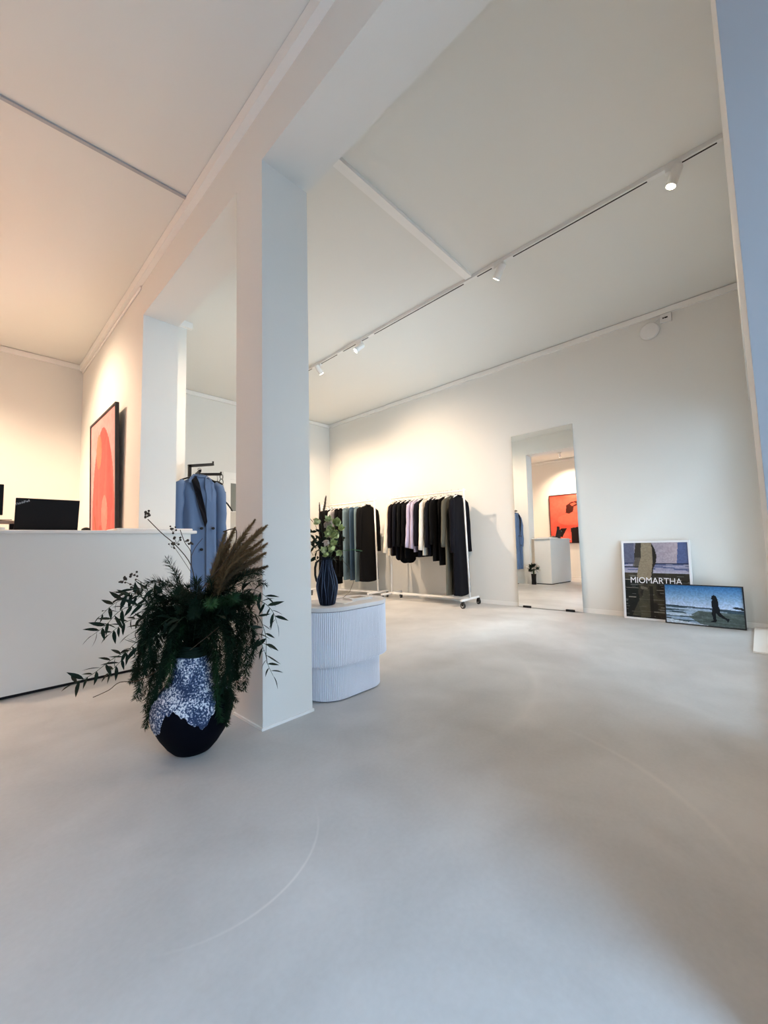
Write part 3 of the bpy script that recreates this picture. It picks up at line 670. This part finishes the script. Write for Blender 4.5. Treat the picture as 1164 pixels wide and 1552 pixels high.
leafy([q(*O), q(256, 925, -.02), q(215, 905, -.02), q(178, 912, -.03), q(152, 934, -.03)])
leafy([q(*O), q(250, 960, -.1), q(215, 978, -.14), q(175, 996, -.16), q(140, 1022, -.16), q(112, 1036, -.16)])
leafy([q(*O), q(245, 955, -.03), q(205, 975, -.04), q(185, 1000, -.05), q(165, 1020, -.05)])
leafy([q(*O), q(240, 945, .05), q(205, 938, .06), q(180, 950, .06), q(165, 962, .06)])
leafy([q(*O), q(235, 925, -.08), q(205, 900, -.1), q(185, 905, -.1)])
leafy([q(280, 960), q(240, 905, .03), q(215, 895, .03), q(190, 900, .03)])
leafy([q(*O), q(340, 930, -.05), q(385, 930, -.06), q(402, 960, -.06), q(404, 1000, -.06), q(414, 1024, -.06)])
leafy([q(*O), q(345, 915, -.02), q(390, 910, -.03), q(412, 925, -.03), q(420, 945, -.03)])
leafy([q(*O), q(350, 940, -.08), q(385, 955, -.1), q(400, 985, -.1)])
leafy([q(*O), q(350, 905, .02), q(385, 895, .02), q(404, 905, .02)], .02)
for k in range(9):
    u = random.uniform(190, 240); v = random.uniform(888, 985); dd = random.uniform(-.14, .06)
    leafy([q(*O), q((u + 290) / 2 + 8, (v + 935) / 2 - 12, dd * .6), q(u, v, dd)], .016)
for k in range(10):
    u = random.uniform(230, 380); v = random.uniform(890, 950)
    leafy([q(*O), q((u + 290) / 2 + random.uniform(-10, 10), (v + 960) / 2 - 15, random.uniform(-.12, .1)), q(u, v, random.uniform(-.18, .16))], .022)
# hanging fern strands: one mesh per frond, thousands of needles
def frond(pts, rad=.016, m=None, dens=420, seed=0, taper=True, L=.02):
    r = random.Random(seed); P = smooth_pts(pts, 6); mb = MB().tube(P, [.0022 * (1 - .6 * i / len(P)) for i in range(len(P))], 4)
    n = len(P)
    for i in range(n - 1):
        a, b = P[i], P[i + 1]; d = (b - a).normalized(); le = (b - a).length
        sc = 1.0 if not taper else (.45 + .9 * math.sin(math.pi * (.12 + .82 * i / n)))
        for _ in range(max(2, int(dens * le))):
            p = a.lerp(b, r.random()); s = Vector((r.gauss(0, 1), r.gauss(0, 1), r.gauss(0, 1))); s = (s - d * s.dot(d)).normalized()
            l = L * sc * r.uniform(.6, 1.25); e = p + s * l * .85 + d * l * .55; w = s.cross(d) * .0017; mid = p.lerp(e, .55)
            mb.add([p, mid - w, e, mid + w], [(0, 1, 2, 3)])
    return mb.build('fern_frond', m or FERN, ar)
C0 = (292, 985)
fronds = [[(282, 940), (250, 930), (232, 965), (222, 1010), (206, 1058)], [(285, 935), (255, 935), (240, 980), (230, 1030), (220, 1076)],
          [(285, 940), (262, 945), (248, 990), (236, 1050), (220, 1102)], [(290, 930), (262, 925), (228, 950), (212, 1000), (208, 1040)],
          [(290, 940), (268, 950), (256, 985), (248, 1020), (238, 1050)], [(295, 930), (280, 945), (262, 975), (252, 1000), (246, 1030)],
          [(300, 925), (275, 955), (262, 990), (258, 1015), (254, 1040)], [(300, 930), (325, 945), (335, 1000), (340, 1050), (344, 1098)],
          [(300, 930), (335, 940), (346, 990), (350, 1040), (352, 1072)], [(300, 935), (340, 945), (356, 985), (358, 1030), (364, 1046)],
          [(300, 930), (345, 925), (368, 960), (374, 1000), (370, 1045)], [(305, 930), (350, 930), (362, 965), (360, 1000), (352, 1030)],
          [(300, 935), (320, 955), (328, 1010), (330, 1060), (334, 1092)], [(300, 930), (352, 915), (378, 940), (384, 980), (378, 1010)],
          [(295, 925), (330, 930), (340, 960), (345, 1000), (336, 1050)], [(300, 925), (318, 940), (322, 980), (324, 1020)],
          [(290, 930), (255, 905), (225, 930), (215, 970), (220, 1020)], [(290, 930), (275, 970), (270, 1000)], [(300, 930), (312, 965), (318, 1000)]]
for k, f in enumerate(fronds):
    dd = [-.02, -.08, -.13, -.13, -.13] if k % 2 == 0 else [0, -.05, -.07, -.08, -.08]
    frond([q(*C0)] + [q(u, v, dd[min(i, 4)]) for i, (u, v) in enumerate(f)], seed=k, m=FERN2 if k in (5, 6, 12, 15) else FERN, L=.030, dens=2200)
    if k not in (5, 15): frond([q(*C0)] + [q(u + random.uniform(-9, 9), v - random.uniform(0, 26), dd[min(i, 4)] + random.uniform(-.02, .05)) for i, (u, v) in enumerate(f)], seed=k + 400, m=FERN, L=.028, dens=1800)
for k in range(34):          # the bushy crown of the arrangement
    u = random.uniform(225, 392); v = 880 + abs(u - 305) * .28 + random.uniform(-8, 60); dd = random.uniform(-.2, .14)
    frond([q(*C0), q((u + 296) / 2, v * .45 + 985 * .55 - 28, dd * .6), q(u, v, dd)], seed=100 + k, m=FERN2 if k % 6 == 0 else FERN, dens=2400, L=.038, taper=False)
for k, f in enumerate([[(285, 930), (275, 890), (262, 862), (252, 846)], [(285, 935), (262, 895), (240, 880), (222, 884)], [(280, 930), (250, 890), (228, 882), (213, 900)],
                       [(300, 930), (350, 890), (385, 880), (402, 886)], [(300, 930), (335, 890), (372, 872), (396, 868)], [(285, 930), (270, 885), (266, 868)], [(310, 930), (320, 895), (318, 878)]]):
    frond([q(u, v, -.03 * i) for i, (u, v) in enumerate(f)], seed=60 + k, dens=1000, L=.028)
b0 = q(320, 915, -.24); spr = MB()     # bright tuft at the front of the crown
for k in range(260):
    d = Vector((random.gauss(0, 1), random.gauss(0, 1), random.gauss(0, 1))).normalized(); e = b0 + d * .038 * random.uniform(.6, 1.2); w = d.orthogonal().normalized() * .0012
    spr.add([b0 + w, b0 - w, e], [(0, 1, 2)])
spr.build('fern_tuft', mat('fern_green_light', (.03, .10, .03), .6), ar)
# brown grass plumes
GRASS = mat('dry_grass', (.23, .145, .065), .85, noise=.35, nscale=30)
GRASS2 = mat('dry_grass_dark', (.12, .08, .04), .85, noise=.35, nscale=30)
tips = [(386, 788, 0), (396, 800, -.04), (404, 796, 0), (398, 818, .03), (404, 824, -.04), (402, 838, 0), (392, 846, -.05), (384, 812, .04), (372, 808, -.02), (356, 800, .04), (342, 806, 0), (348, 826, .05),
        (404, 858, 0), (390, 862, .05), (376, 836, -.06), (366, 846, .03), (336, 832, .02)]
for k, (u, v, dd) in enumerate(tips):
    s = q(306 + (k % 5) * 5, 920, dd * .5); m_ = q(318 + (u - 318) * .42, 900 + (v - 900) * .48 - 2, dd)
    plume(smooth_pts([s, m_, q(u, v, dd)], 5), .040, GRASS2 if k in (12, 13, 6) else GRASS, 1000, .066, 'grass_plume', ar, 200 + k, .5, .0012)
# dried branches with seed heads
SEED = mat('seed_brown', (.045, .032, .022), .8)
def twig(pts, r=.0018, seeds=(), name='dried_branch'):
    b_ = MB().tube(smooth_pts(pts, 4), [r] * (4 * (len(pts) - 1) + 1), 5).build(name, BROWN, ar)
    for (u, v, n_) in seeds:
        for _ in range(n_):
            c = q(u + random.uniform(-6, 6), v + random.uniform(-6, 6), random.uniform(-.04, .02))
            MB().ball(c, random.uniform(.004, .007), 7, 4).build('seed_head', SEED, b_, smooth=True)
            base = q(u, v + 4, -.02); MB().tube([base, c], .0006, 4).build('stalk', BROWN, b_)
twig([q(297, 900, -.02), q(290, 858, -.03), q(268, 828, -.03), q(245, 808, -.03), q(224, 787, -.03)], .0022, [(222, 780, 9)])
twig([q(290, 858, -.03), q(289, 836, -.03), q(280, 822, -.03), q(273, 803, -.03)], .0018, [(262, 803, 7), (268, 820, 9), (286, 822, 5)])
twig([q(289, 845, -.03), q(296, 830, -.03), q(307, 816, -.03)], .0012)
twig([q(290, 868, -.03), q(275, 845, -.03), q(262, 826, -.03)], .0012, [(260, 826, 5)])
twig([q(240, 905, -.06), q(214, 893, -.07), q(190, 882, -.07)], .0014, [(186, 877, 9), (204, 893, 3)])
twig([q(248, 900, -.05), q(224, 888, -.06), q(207, 878, -.06)], .0014, [(203, 868, 6), (202, 884, 3)])
twig([q(300, 900, -.04), q(316, 880, -.04), q(340, 852, -.04), q(356, 826, -.04), q(358, 804, -.04), q(350, 802, -.04), q(338, 806, -.04)], .0026, name='bent_twig')
twig([q(322, 905, 0), q(340, 870, 0), q(352, 852, 0)], .0018)
twig([q(262, 1000, -.12), q(215, 1030, -.15), q(182, 1034, -.16), q(165, 1046, -.16), q(141, 1057, -.16)], .0018, name='trailing_twig')
twig([q(288, 985, -.22), q(310, 968, -.23), q(332, 950, -.23)], .0013, name='pale_runner')

# ------------------------------------------------------------------ small floor vase behind the counter end (seen in the mirror)
t = thing('slim_floor_vase', 'dark slim floor vase by the end of the counter, seen in the mirror', 'vase', (1.56, 4.0, 0))
MB().lathe([(.05, 0), (.055, .01), (.05, .1), (.055, .2), (.06, .25), (.055, .25), (.05, .2)], 28).build('vase_body', BLACK, t, smooth=True)
t = thing('dark_bouquet', 'round dark bouquet with pale blooms by the counter, seen in the mirror', 'flowers', (1.56, 4.0, .25))
lm2 = leaf_mesh(.09, .035)
for k in range(90):
    d = Vector((random.gauss(0, 1), random.gauss(0, 1), random.gauss(.3, .8))).normalized(); put(lm2, 'leaf', t, orient(d * .05 + Vector((0, 0, .13)), d, random.uniform(0, 6), random.uniform(.8, 1.15)))
for k in range(9):
    d = Vector((abs(random.gauss(.6, .5)), random.gauss(0, 1), random.gauss(.5, .6))).normalized()
    bloom(d * .14 + Vector((0, 0, .13)), d, 1.1, PINK_P).build('pale_bloom', mat('petal_white', (.7, .66, .6), .6), t, smooth=True)
MB().tube([(0, 0, -.2), (0, 0, .12)], .02, 8).build('stems', STEMG, t)

# ------------------------------------------------------------------ clothes
def fabric(name, rgb, rough=.9): return mat('cloth_' + name, lin(*rgb), rough, spec=.15, bump=.3, bscale=400)
def body_mesh(L, sw=.2, flare=1.05, dep=.055, seed=0, hemvar=.0, ns=16, nt_=28, neck=.05):
    r = random.Random(seed); ph = [r.uniform(0, 6.3) for _ in range(4)]; V = []
    secs = [(-.072, neck, .04), (-.085, neck + .02, .045), (-.108, sw * .62, .05), (-.132, sw * .84, .052), (-.158, sw * .96, .054), (-.19, sw, .055)]
    zz = [-.19 - (L - .19) * (i + 1) / ns for i in range(ns)]
    secs += [(z, sw * (1 - .04 * math.sin(math.pi * (i + 1) / ns) + (flare - 1) * ((i + 1) / ns)), dep * (1 + .15 * (i + 1) / ns)) for i, z in enumerate(zz)]
    for i, (z, a, b) in enumerate(secs):
        ramp = min(1, max(0, (-z - .15) / .35))
        for k in range(nt_):
            t_ = 2 * math.pi * k / nt_; c, s_ = math.cos(t_), math.sin(t_)
            x = a * math.copysign(abs(c) ** .75, c); y = b * math.copysign(abs(s_) ** .8, s_)
            y += ramp * (.010 * math.sin(5 * t_ + ph[0] + 2 * z) + .006 * math.sin(9 * t_ + ph[1]))
            x += ramp * .006 * math.sin(3 * t_ + ph[2] + 6 * z)
            zf = z + (hemvar * math.sin(2 * t_ + ph[3]) * max(0, (i - len(secs) + 4) / 4) if hemvar else 0)
            V.append((x, y, zf))
    n = nt_; m = len(secs)
    F = [(i * n + k, i * n + (k + 1) % n, (i + 1) * n + (k + 1) % n, (i + 1) * n + k) for i in range(m - 1) for k in range(n)]
    F += [tuple(range(n))[::-1]]
    return MB().add([v for v in V], [f[::-1] for f in F])
def sleeve_mb(side, L, sw, r0=.058, r1=.046, out=.05, fwd=-.015, seed=0):
    rr = random.Random(seed * 3 + side); x0 = side * (sw - .035)
    P = [(x0, 0, -.142), (side * (sw + .008), fwd * .3, -.185), (side * (sw + .028), fwd * .6, -.26)]
    n = 6
    for i in range(1, n + 1):
        P.append((side * (sw + .03 + out * i / n) + rr.uniform(-.006, .006), fwd + rr.uniform(-.008, .008), -.26 - (L - .14) * i / n))
    R_s = [r0 * .6, r0, r0] + [r0 + (r1 - r0) * i / n + rr.uniform(-.003, .003) for i in range(1, n + 1)]
    return MB().tube(P, R_s, 14)
HOOK = {}
def hanger(x, y, z, rz, group, label, m=WMETAL, tilt=0):
    key = m.name
    t_ = thing('clothes_hanger', label, 'hanger', (x, y, z), rz, group)
    if key not in HOOK:
        hk = [(0, .0, -.07), (0, .0, -.03), (.012, 0, -.018), (.019, 0, -.002), (.014, 0, .013), (0, 0, .019), (-.014, 0, .012), (-.018, 0, 0)]
        MBh = MB().tube(hk, .0024, 6); a = MBh.build('hook', CHROME if m is WMETAL else m, t_)
        b_ = MB().tube([(-.19, 0, -.125), (-.1, 0, -.088), (0, 0, -.068), (.1, 0, -.088), (.19, 0, -.125)], [.007, .009, .010, .009, .007], 8).build('shoulder_bar', m, t_, smooth=True)
        HOOK[key] = (a.data, b_.data)
    else:
        put(HOOK[key][0], 'hook', t_, Matrix.Identity(4)); put(HOOK[key][1], 'shoulder_bar', t_, Matrix.Identity(4))
    if tilt: t_.rotation_euler = (0, tilt, rz)
    return t_
def garment(name, label, cat, loc, rz, L, m, sw=.2, sleeve=.70, flare=1.05, dep=.05, hemvar=0, seed=0, collar=True, lapel=None, placket=None, out=.04, neck=.05, r0=.056):
    t_ = thing(name, label, cat, loc, rz)
    body_mesh(L, sw, flare, dep * .72, seed, hemvar, neck=neck).xf(Matrix.Diagonal((1, .66, 1, 1))).build('body', m, t_, smooth=True)
    if sleeve:
        for s_ in (-1, 1): sleeve_mb(s_, sleeve, sw, r0, out=out, seed=seed).xf(Matrix.Diagonal((1, .56, 1, 1))).build('sleeve', m, t_, smooth=True)
    if collar:
        MB().tube([(neck * 1.1 * math.cos(a), .042 * math.sin(a), -.070 + .012 * math.sin(a)) for a in [2 * math.pi * k / 20 for k in range(21)]], .013, 8, False).build('collar', m, t_, smooth=True)
    if placket is not None:
        B(-.014, .014, -dep * .5 - .014, -dep * .5 + .004, -L + .02, -.13).build('placket', placket, t_)
    return t_
NAVY = fabric('navy', (16, 17, 26)); BLK = fabric('black', (10, 10, 12)); CREAM = fabric('cream', (236, 222, 200)); WHT = fabric('white', (238, 232, 222))
LILAC = fabric('lilac', (188, 180, 204)); GREYC = fabric('grey', (92, 92, 84)); DNAVY = fabric('ink', (11, 11, 18)); PLUM = fabric('plum', (24, 18, 24))
DENIM = fabric('denim', (62, 84, 106)); DENIM2 = fabric('pale_denim', (112, 134, 144)); BLUECOAT = fabric('blue', (86, 108, 142)); CLIGHT = fabric('light_grey', (176, 172, 172))
RZ = 1.715
def rack(name, label, near, far, group):
    a, b = Vector((*near, 0)), Vector((*far, 0)); c = (a + b) / 2; L = (b - a).length; ang = math.atan2((b - a).y, (b - a).x)
    t_ = thing(name, label, 'clothes rack', c, ang)
    h = L / 2
    MB().tube([(-h - .03, 0, RZ), (h + .03, 0, RZ)], .013, 12).build('top_rail', WMETAL, t_, smooth=True)
    for s_ in (-1, 1):
        p = MB().tube([(s_ * (h + .035), 0, .12), (s_ * h, 0, RZ + .03)], .014, 12).build('pole', WMETAL, t_, smooth=True)
        MB().tube([(s_ * (h + .022) , 0, .95), (s_ * (h + .022) - .03 * s_, .0, .95)], .006, 8).build('knob', CHROME, p)
        B(s_ * (h + .035) - .016, s_ * (h + .035) + .016, -.27, .27, .095, .125).build('cross_foot', WMETAL, t_, bevel=.003)
        for yy in (-.25, .25):
            CM = Matrix.Translation((s_ * (h + .035), yy, 0)) @ Matrix.Rotation(R(62) + random.uniform(-.4, .4), 4, 'Z') @ Matrix.Translation((0, .018, 0))
            w = MB().tube([(-.012, 0, .042), (.012, 0, .042)], .042, 22).xf(CM).build('caster_wheel', RUBBER, t_)
            MB().tube([(-.014, 0, .042), (.014, 0, .042)], .024, 14).xf(CM).build('hub', CHROME, w)
            MB().box(-.02, .02, -.012, .012, .084, .096).box(-.02, -.015, -.012, .012, .036, .09).box(.015, .02, -.012, .012, .036, .09).xf(CM).build('fork', BMETAL, w)
    B(-h - .02, h + .02, -.016, .016, .095, .125).build('base_bar', WMETAL, t_, bevel=.003)
    return a, (b - a).normalized(), ang
# rack A (right) ----------------------------------------------------
a, d, ang = rack('clothes_rack', 'white rolling clothes rack nearer the mirror', (5.16, 3.2), (5.06, 4.59), None)
def hang(s, base=a, dd=d): p = base + dd * s; return (p.x, p.y, RZ + .012)
HL = dict(A='empty white hanger on the rail of the right rack')
def hrow(lst, base, dd, ang_, key):
    for k, g in enumerate(lst):
        s = g.pop('s'); p = base + dd * s; yaw = ang_ - math.pi / 2 + g.pop('yaw', .05) * .5 + .03
        hanger(p.x, p.y, RZ + .012, yaw, 'hangers on the ' + ('right' if key == 'A' else 'left') + ' rack', 'white hanger carrying the ' + g['label'])
        nm, lb, ct, z1, m = g.pop('name'), g.pop('label'), g.pop('cat'), g.pop('hem'), g.pop('m')
        garment(nm, lb, ct, (p.x, p.y, RZ - .0), yaw, RZ - z1, m, seed=k + (0 if key == 'A' else 50), **g)
rowA = [dict(name='coat', label='long dark navy coat at the right end of the right rack', cat='coat', s=.085, hem=.17, m=DNAVY, sw=.245, sleeve=.80, flare=1.16, dep=.075, out=.05, yaw=.10, r0=.066, hemvar=.03),
        dict(name='coat', label='long grey wool coat second from the mirror on the right rack', cat='coat', s=.205, hem=.17, m=GREYC, sw=.225, sleeve=.72, flare=1.1, dep=.07, out=.07, yaw=-.05, r0=.06),
        dict(name='dress', label='black dress with longer hem left of the grey coat', cat='dress', s=.345, hem=.60, m=BLK, sw=.19, sleeve=0, flare=1.1, dep=.06),
        dict(name='top', label='sheer black top with lace neckline right of the white shirt', cat='top', s=.45, hem=.66, m=BLK, sw=.2, sleeve=.68, flare=1.05, dep=.05),
        dict(name='cardigan', label='dark navy cardigan next to the white shirt', cat='cardigan', s=.53, hem=.74, m=NAVY, sw=.2, sleeve=.72, flare=1.05, dep=.06),
        dict(name='shirt', label='long white button shirt in the middle of the right rack', cat='shirt', s=.635, hem=.75, m=WHT, sw=.21, sleeve=.76, flare=1.08, dep=.055, placket=WHT, yaw=.12, out=.07),
        dict(name='jacket', label='dark navy jacket between the white and lilac shirts', cat='jacket', s=.725, hem=.72, m=NAVY, sw=.21, sleeve=.70, dep=.055),
        dict(name='shirt', label='lilac striped shirt left of the navy jacket', cat='shirt', s=.81, hem=.80, m=LILAC, sw=.205, sleeve=.74, dep=.05, placket=LILAC, yaw=.14, out=.06),
        dict(name='shirt', label='plain lilac shirt beside the black blazers', cat='shirt', s=.885, hem=.86, m=LILAC, sw=.205, sleeve=.72, dep=.045, yaw=.12, out=.08),
        dict(name='blazer', label='black blazer next to the lilac shirts', cat='blazer', s=.968, hem=.71, m=BLK, sw=.21, sleeve=.70, dep=.05),
        dict(name='blazer', label='black blazer with a pointed hem hanging lowest on the right rack', cat='blazer', s=1.06, hem=.66, m=BLK, sw=.21, sleeve=.70, dep=.05, hemvar=.06),
        dict(name='blazer', label='black blazer third from the left on the right rack', cat='blazer', s=1.155, hem=.69, m=NAVY, sw=.21, sleeve=.70, dep=.05, hemvar=.03),
        dict(name='blazer', label='plum black blazer right of the cream blouse', cat='blazer', s=1.245, hem=.74, m=PLUM, sw=.21, sleeve=.72, dep=.055),
        dict(name='blouse', label='cream blouse at the left end of the right rack', cat='blouse', s=1.312, hem=.75, m=CREAM, sw=.21, sleeve=.80, dep=.05, yaw=.1, out=.1)]
hrow(rowA, a, d, ang, 'A')
for s in (.27, .295, .39, .42):      # empty hangers on the rail
    p = a + d * s; hanger(p.x, p.y, RZ + .012, ang - math.pi / 2 + random.uniform(-.3, .3), 'hangers on the right rack', HL['A'])
# rack B (left, further back) ----------------------------------------
a2, d2, ang2 = rack('clothes_rack', 'white rolling clothes rack at the back behind the jug', (5.0, 4.93), (4.90, 6.30), None)
rowB = [dict(name='coat', label='long black coat at the right end of the left rack', cat='coat', s=.16, hem=.30, m=BLK, sw=.235, sleeve=.78, flare=1.1, dep=.075, out=.05, yaw=.08, r0=.066, hemvar=.02)]
hrow(rowB, a2, d2, ang2, 'B')
def trousers(label, s, hem, m, yaw=0):
    p = a2 + d2 * s; t_ = thing('trousers', label, 'trousers', (p.x, p.y, RZ), ang2 - math.pi / 2 + yaw)
    hanger(p.x, p.y, RZ + .012, ang2 - math.pi / 2 + yaw, 'hangers on the left rack', 'white hanger carrying the ' + label)
    L = RZ - hem
    for sx in (-1, 1):
        MB().tube([(sx * .085, 0, -.10), (sx * .09, -.005, -.2), (sx * .095, .003, -.45), (sx * .1, -.004, -.8), (sx * .1, .002, -L)], [.085, .095, .09, .085, .088], 14).xf(Matrix.Diagonal((1, .38, 1, 1))).build('leg', m, t_, smooth=True)
    MB().tube([(0, 0, -.11), (0, 0, -.145)], [.18, .178], 20).xf(Matrix.Diagonal((1, .24, 1, 1))).build('waistband', m, t_)
    return t_
trousers('pale blue jeans hanging next to the long black coat', .34, .29, DENIM2, .1)
trousers('mid blue jeans left of the pale jeans', .47, .31, DENIM, .15)
trousers('pale washed jeans beside the black trousers on the left rack', .64, .31, DENIM2, .15)
trousers('black trousers left of the blue jeans', .73, .36, BLK, .05)
trousers('black trousers right of the grey blouse', .82, .36, BLK, -.05)
hrow([dict(name='blouse', label='light grey blouse half hidden behind the green flowers', cat='blouse', s=.93, hem=.95, m=CLIGHT, sw=.2, sleeve=.5, dep=.05)] +
     [dict(name='dress', label='long black dress in the dense left end of the back rack', cat='dress', s=1.03 + .075 * k, hem=.2, m=BLK, sw=.19, sleeve=0, dep=.05, flare=1.15) for k in range(4)], a2, d2, ang2, 'B')
for o in COL.objects:
    if o.get('label', '').startswith('long black dress in the dense'): o['group'] = 'black dresses on the left rack'

# ------------------------------------------------------------------ black garment stand with the blue coat
GX, GY = 1.79, 4.42
t = thing('garment_stand', 'black metal garment stand with two arms beyond the counter', 'stand', (1.70, 4.52, 0))
o = (-1.70, -4.52, 0)
B(1.60, 1.86, 4.36, 4.66, 0, .012).shift(o).build('base_plate', BMETAL, t, bevel=.002)
MB().bar((1.728, 4.60, .012), (1.728, 4.60, 1.885), .03, .03).shift(o).build('tall_post', BMETAL, t)
MB().bar((1.713, 4.60, 1.87), (1.995, 4.60, 1.925), .03, .03).shift(o).build('upper_arm', BMETAL, t)
MB().bar((1.99, 4.60, 1.918), (1.99, 4.60, 1.96), .014, .014).shift(o).build('arm_tip', BMETAL, t)
MB().bar((1.77, 4.50, .012), (1.77, 4.50, 1.785), .028, .028).shift(o).build('short_post', BMETAL, t)
MB().bar((1.77, 4.50, 1.771), (1.715, 4.28, 1.771), .024, .024).shift(o).build('front_arm', BMETAL, t)
MB().bar((1.77, 4.49, 1.765), (2.01, 4.42, 1.785), .028, .028).shift(o).build('lower_arm', BMETAL, t)
MB().bar((2.004, 4.423, 1.78), (2.004, 4.423, 1.812), .014, .014).shift(o).build('arm_tip', BMETAL, t)
# blue coat
CX, CY, CZ = 1.722, 4.315, 1.785
hanger(CX, CY, CZ, R(-6), None, 'black hanger inside the collar of the blue coat', BMETAL)
ct = thing('wool_coat', 'light blue double-breasted wool coat on a black hanger by the counter', 'coat', (CX, CY, CZ), R(-6))
bm = body_mesh(1.42, .185, 1.12, .085, 5, 0, 20, 36, .05); bm.build('body', BLUECOAT, ct, smooth=True)
for s_ in (-1, 1): sleeve_mb(s_, .76, .185, .060, .056, .005, -.03, 9).build('sleeve', BLUECOAT, ct, smooth=True)
DK = fabric('coat_facing', (14, 16, 24))
def sheet(pts, y0, thick=.006):
    n = len(pts); return MB().add([(x, y, z) for x, y, z in pts] + [(x, y + thick, z) for x, y, z in pts], [tuple(range(n)), tuple(range(n, 2 * n))[::-1]] + [(i, i + n, (i + 1) % n + n, (i + 1) % n) for i in range(n)])
yf = -.096
sheet([(-.045, -.05, -.075), (-.095, -.07, -.125), (-.075, yf, -.22), (-.03, yf - .004, -.40), (.035, yf - .006, -.62), (.055, yf - .006, -.56), (.03, yf, -.40), (-.005, yf, -.25), (-.02, -.075, -.15)], 0).build('lapel', DK, ct)
sheet([(.045, -.05, -.075), (.09, -.07, -.125), (.115, yf + .012, -.22), (.10, yf, -.36), (.05, yf - .004, -.58), (.045, yf - .002, -.44), (.05, yf, -.30), (.035, -.08, -.18)], 0).build('lapel', BLUECOAT, ct)
sheet([(-.05, -.045, -.06), (-.085, -.06, -.10), (-.10, -.07, -.16), (-.125, -.075, -.15), (-.105, -.05, -.095), (-.07, -.03, -.062)], 0).build('collar_leaf', BLUECOAT, ct)
sheet([(.05, -.045, -.06), (.085, -.06, -.10), (.10, -.07, -.16), (.125, -.075, -.15), (.105, -.05, -.095), (.07, -.03, -.062)], 0).build('collar_leaf', BLUECOAT, ct)
MB().tube([(.058 * math.cos(x), .045 * math.sin(x), -.066 + .015 * math.sin(x)) for x in [2 * math.pi * k / 20 for k in range(21)]], .014, 8, False).build('collar', BLUECOAT, ct, smooth=True)
sheet([(.045, yf - .008, -.60), (.062, yf - .006, -.60), (.062, yf - .02, -1.40), (.045, yf - .02, -1.40)], 0, .01).build('front_edge', BLUECOAT, ct)
for x, z in ((.0, -.63), (.0, -.85), (.115, -.63)):
    MB().tube([(x, yf + .004, z), (x, yf - .014, z)], .014, 14).build('button', BLACK, ct)
# dark jacket and tilted hanger behind
hanger(2.03, 4.39, 1.568, R(4), None, 'black hanger sloping down at the right of the blue coat', BMETAL, tilt=R(30))
t = thing('accessory_hooks', 'chain of black hooks hanging from the lower arm of the stand', 'hook', (2.00, 4.40, 1.752))
def ring(c, r): return MB().tube([(c[0] + r * .6 * math.cos(x), c[1], c[2] + r * math.sin(x)) for x in [2 * math.pi * k / 14 for k in range(15)]], .004, 6, False)
for k, (z, r_) in enumerate(((0, .028), (-.06, .034), (-.13, .038))): ring((0, .0, z), r_).build('hook_ring', BMETAL, t)
garment('jacket', 'dark navy jacket half hidden behind the blue coat', 'jacket', (1.985, 4.47, 1.755), R(74), .70, DNAVY, sw=.14, sleeve=.6, dep=.045, out=.01, r0=.045, seed=77)
hanger(1.985, 4.47, 1.772, R(74), None, 'black hanger under the lower arm holding the dark navy jacket', BMETAL)
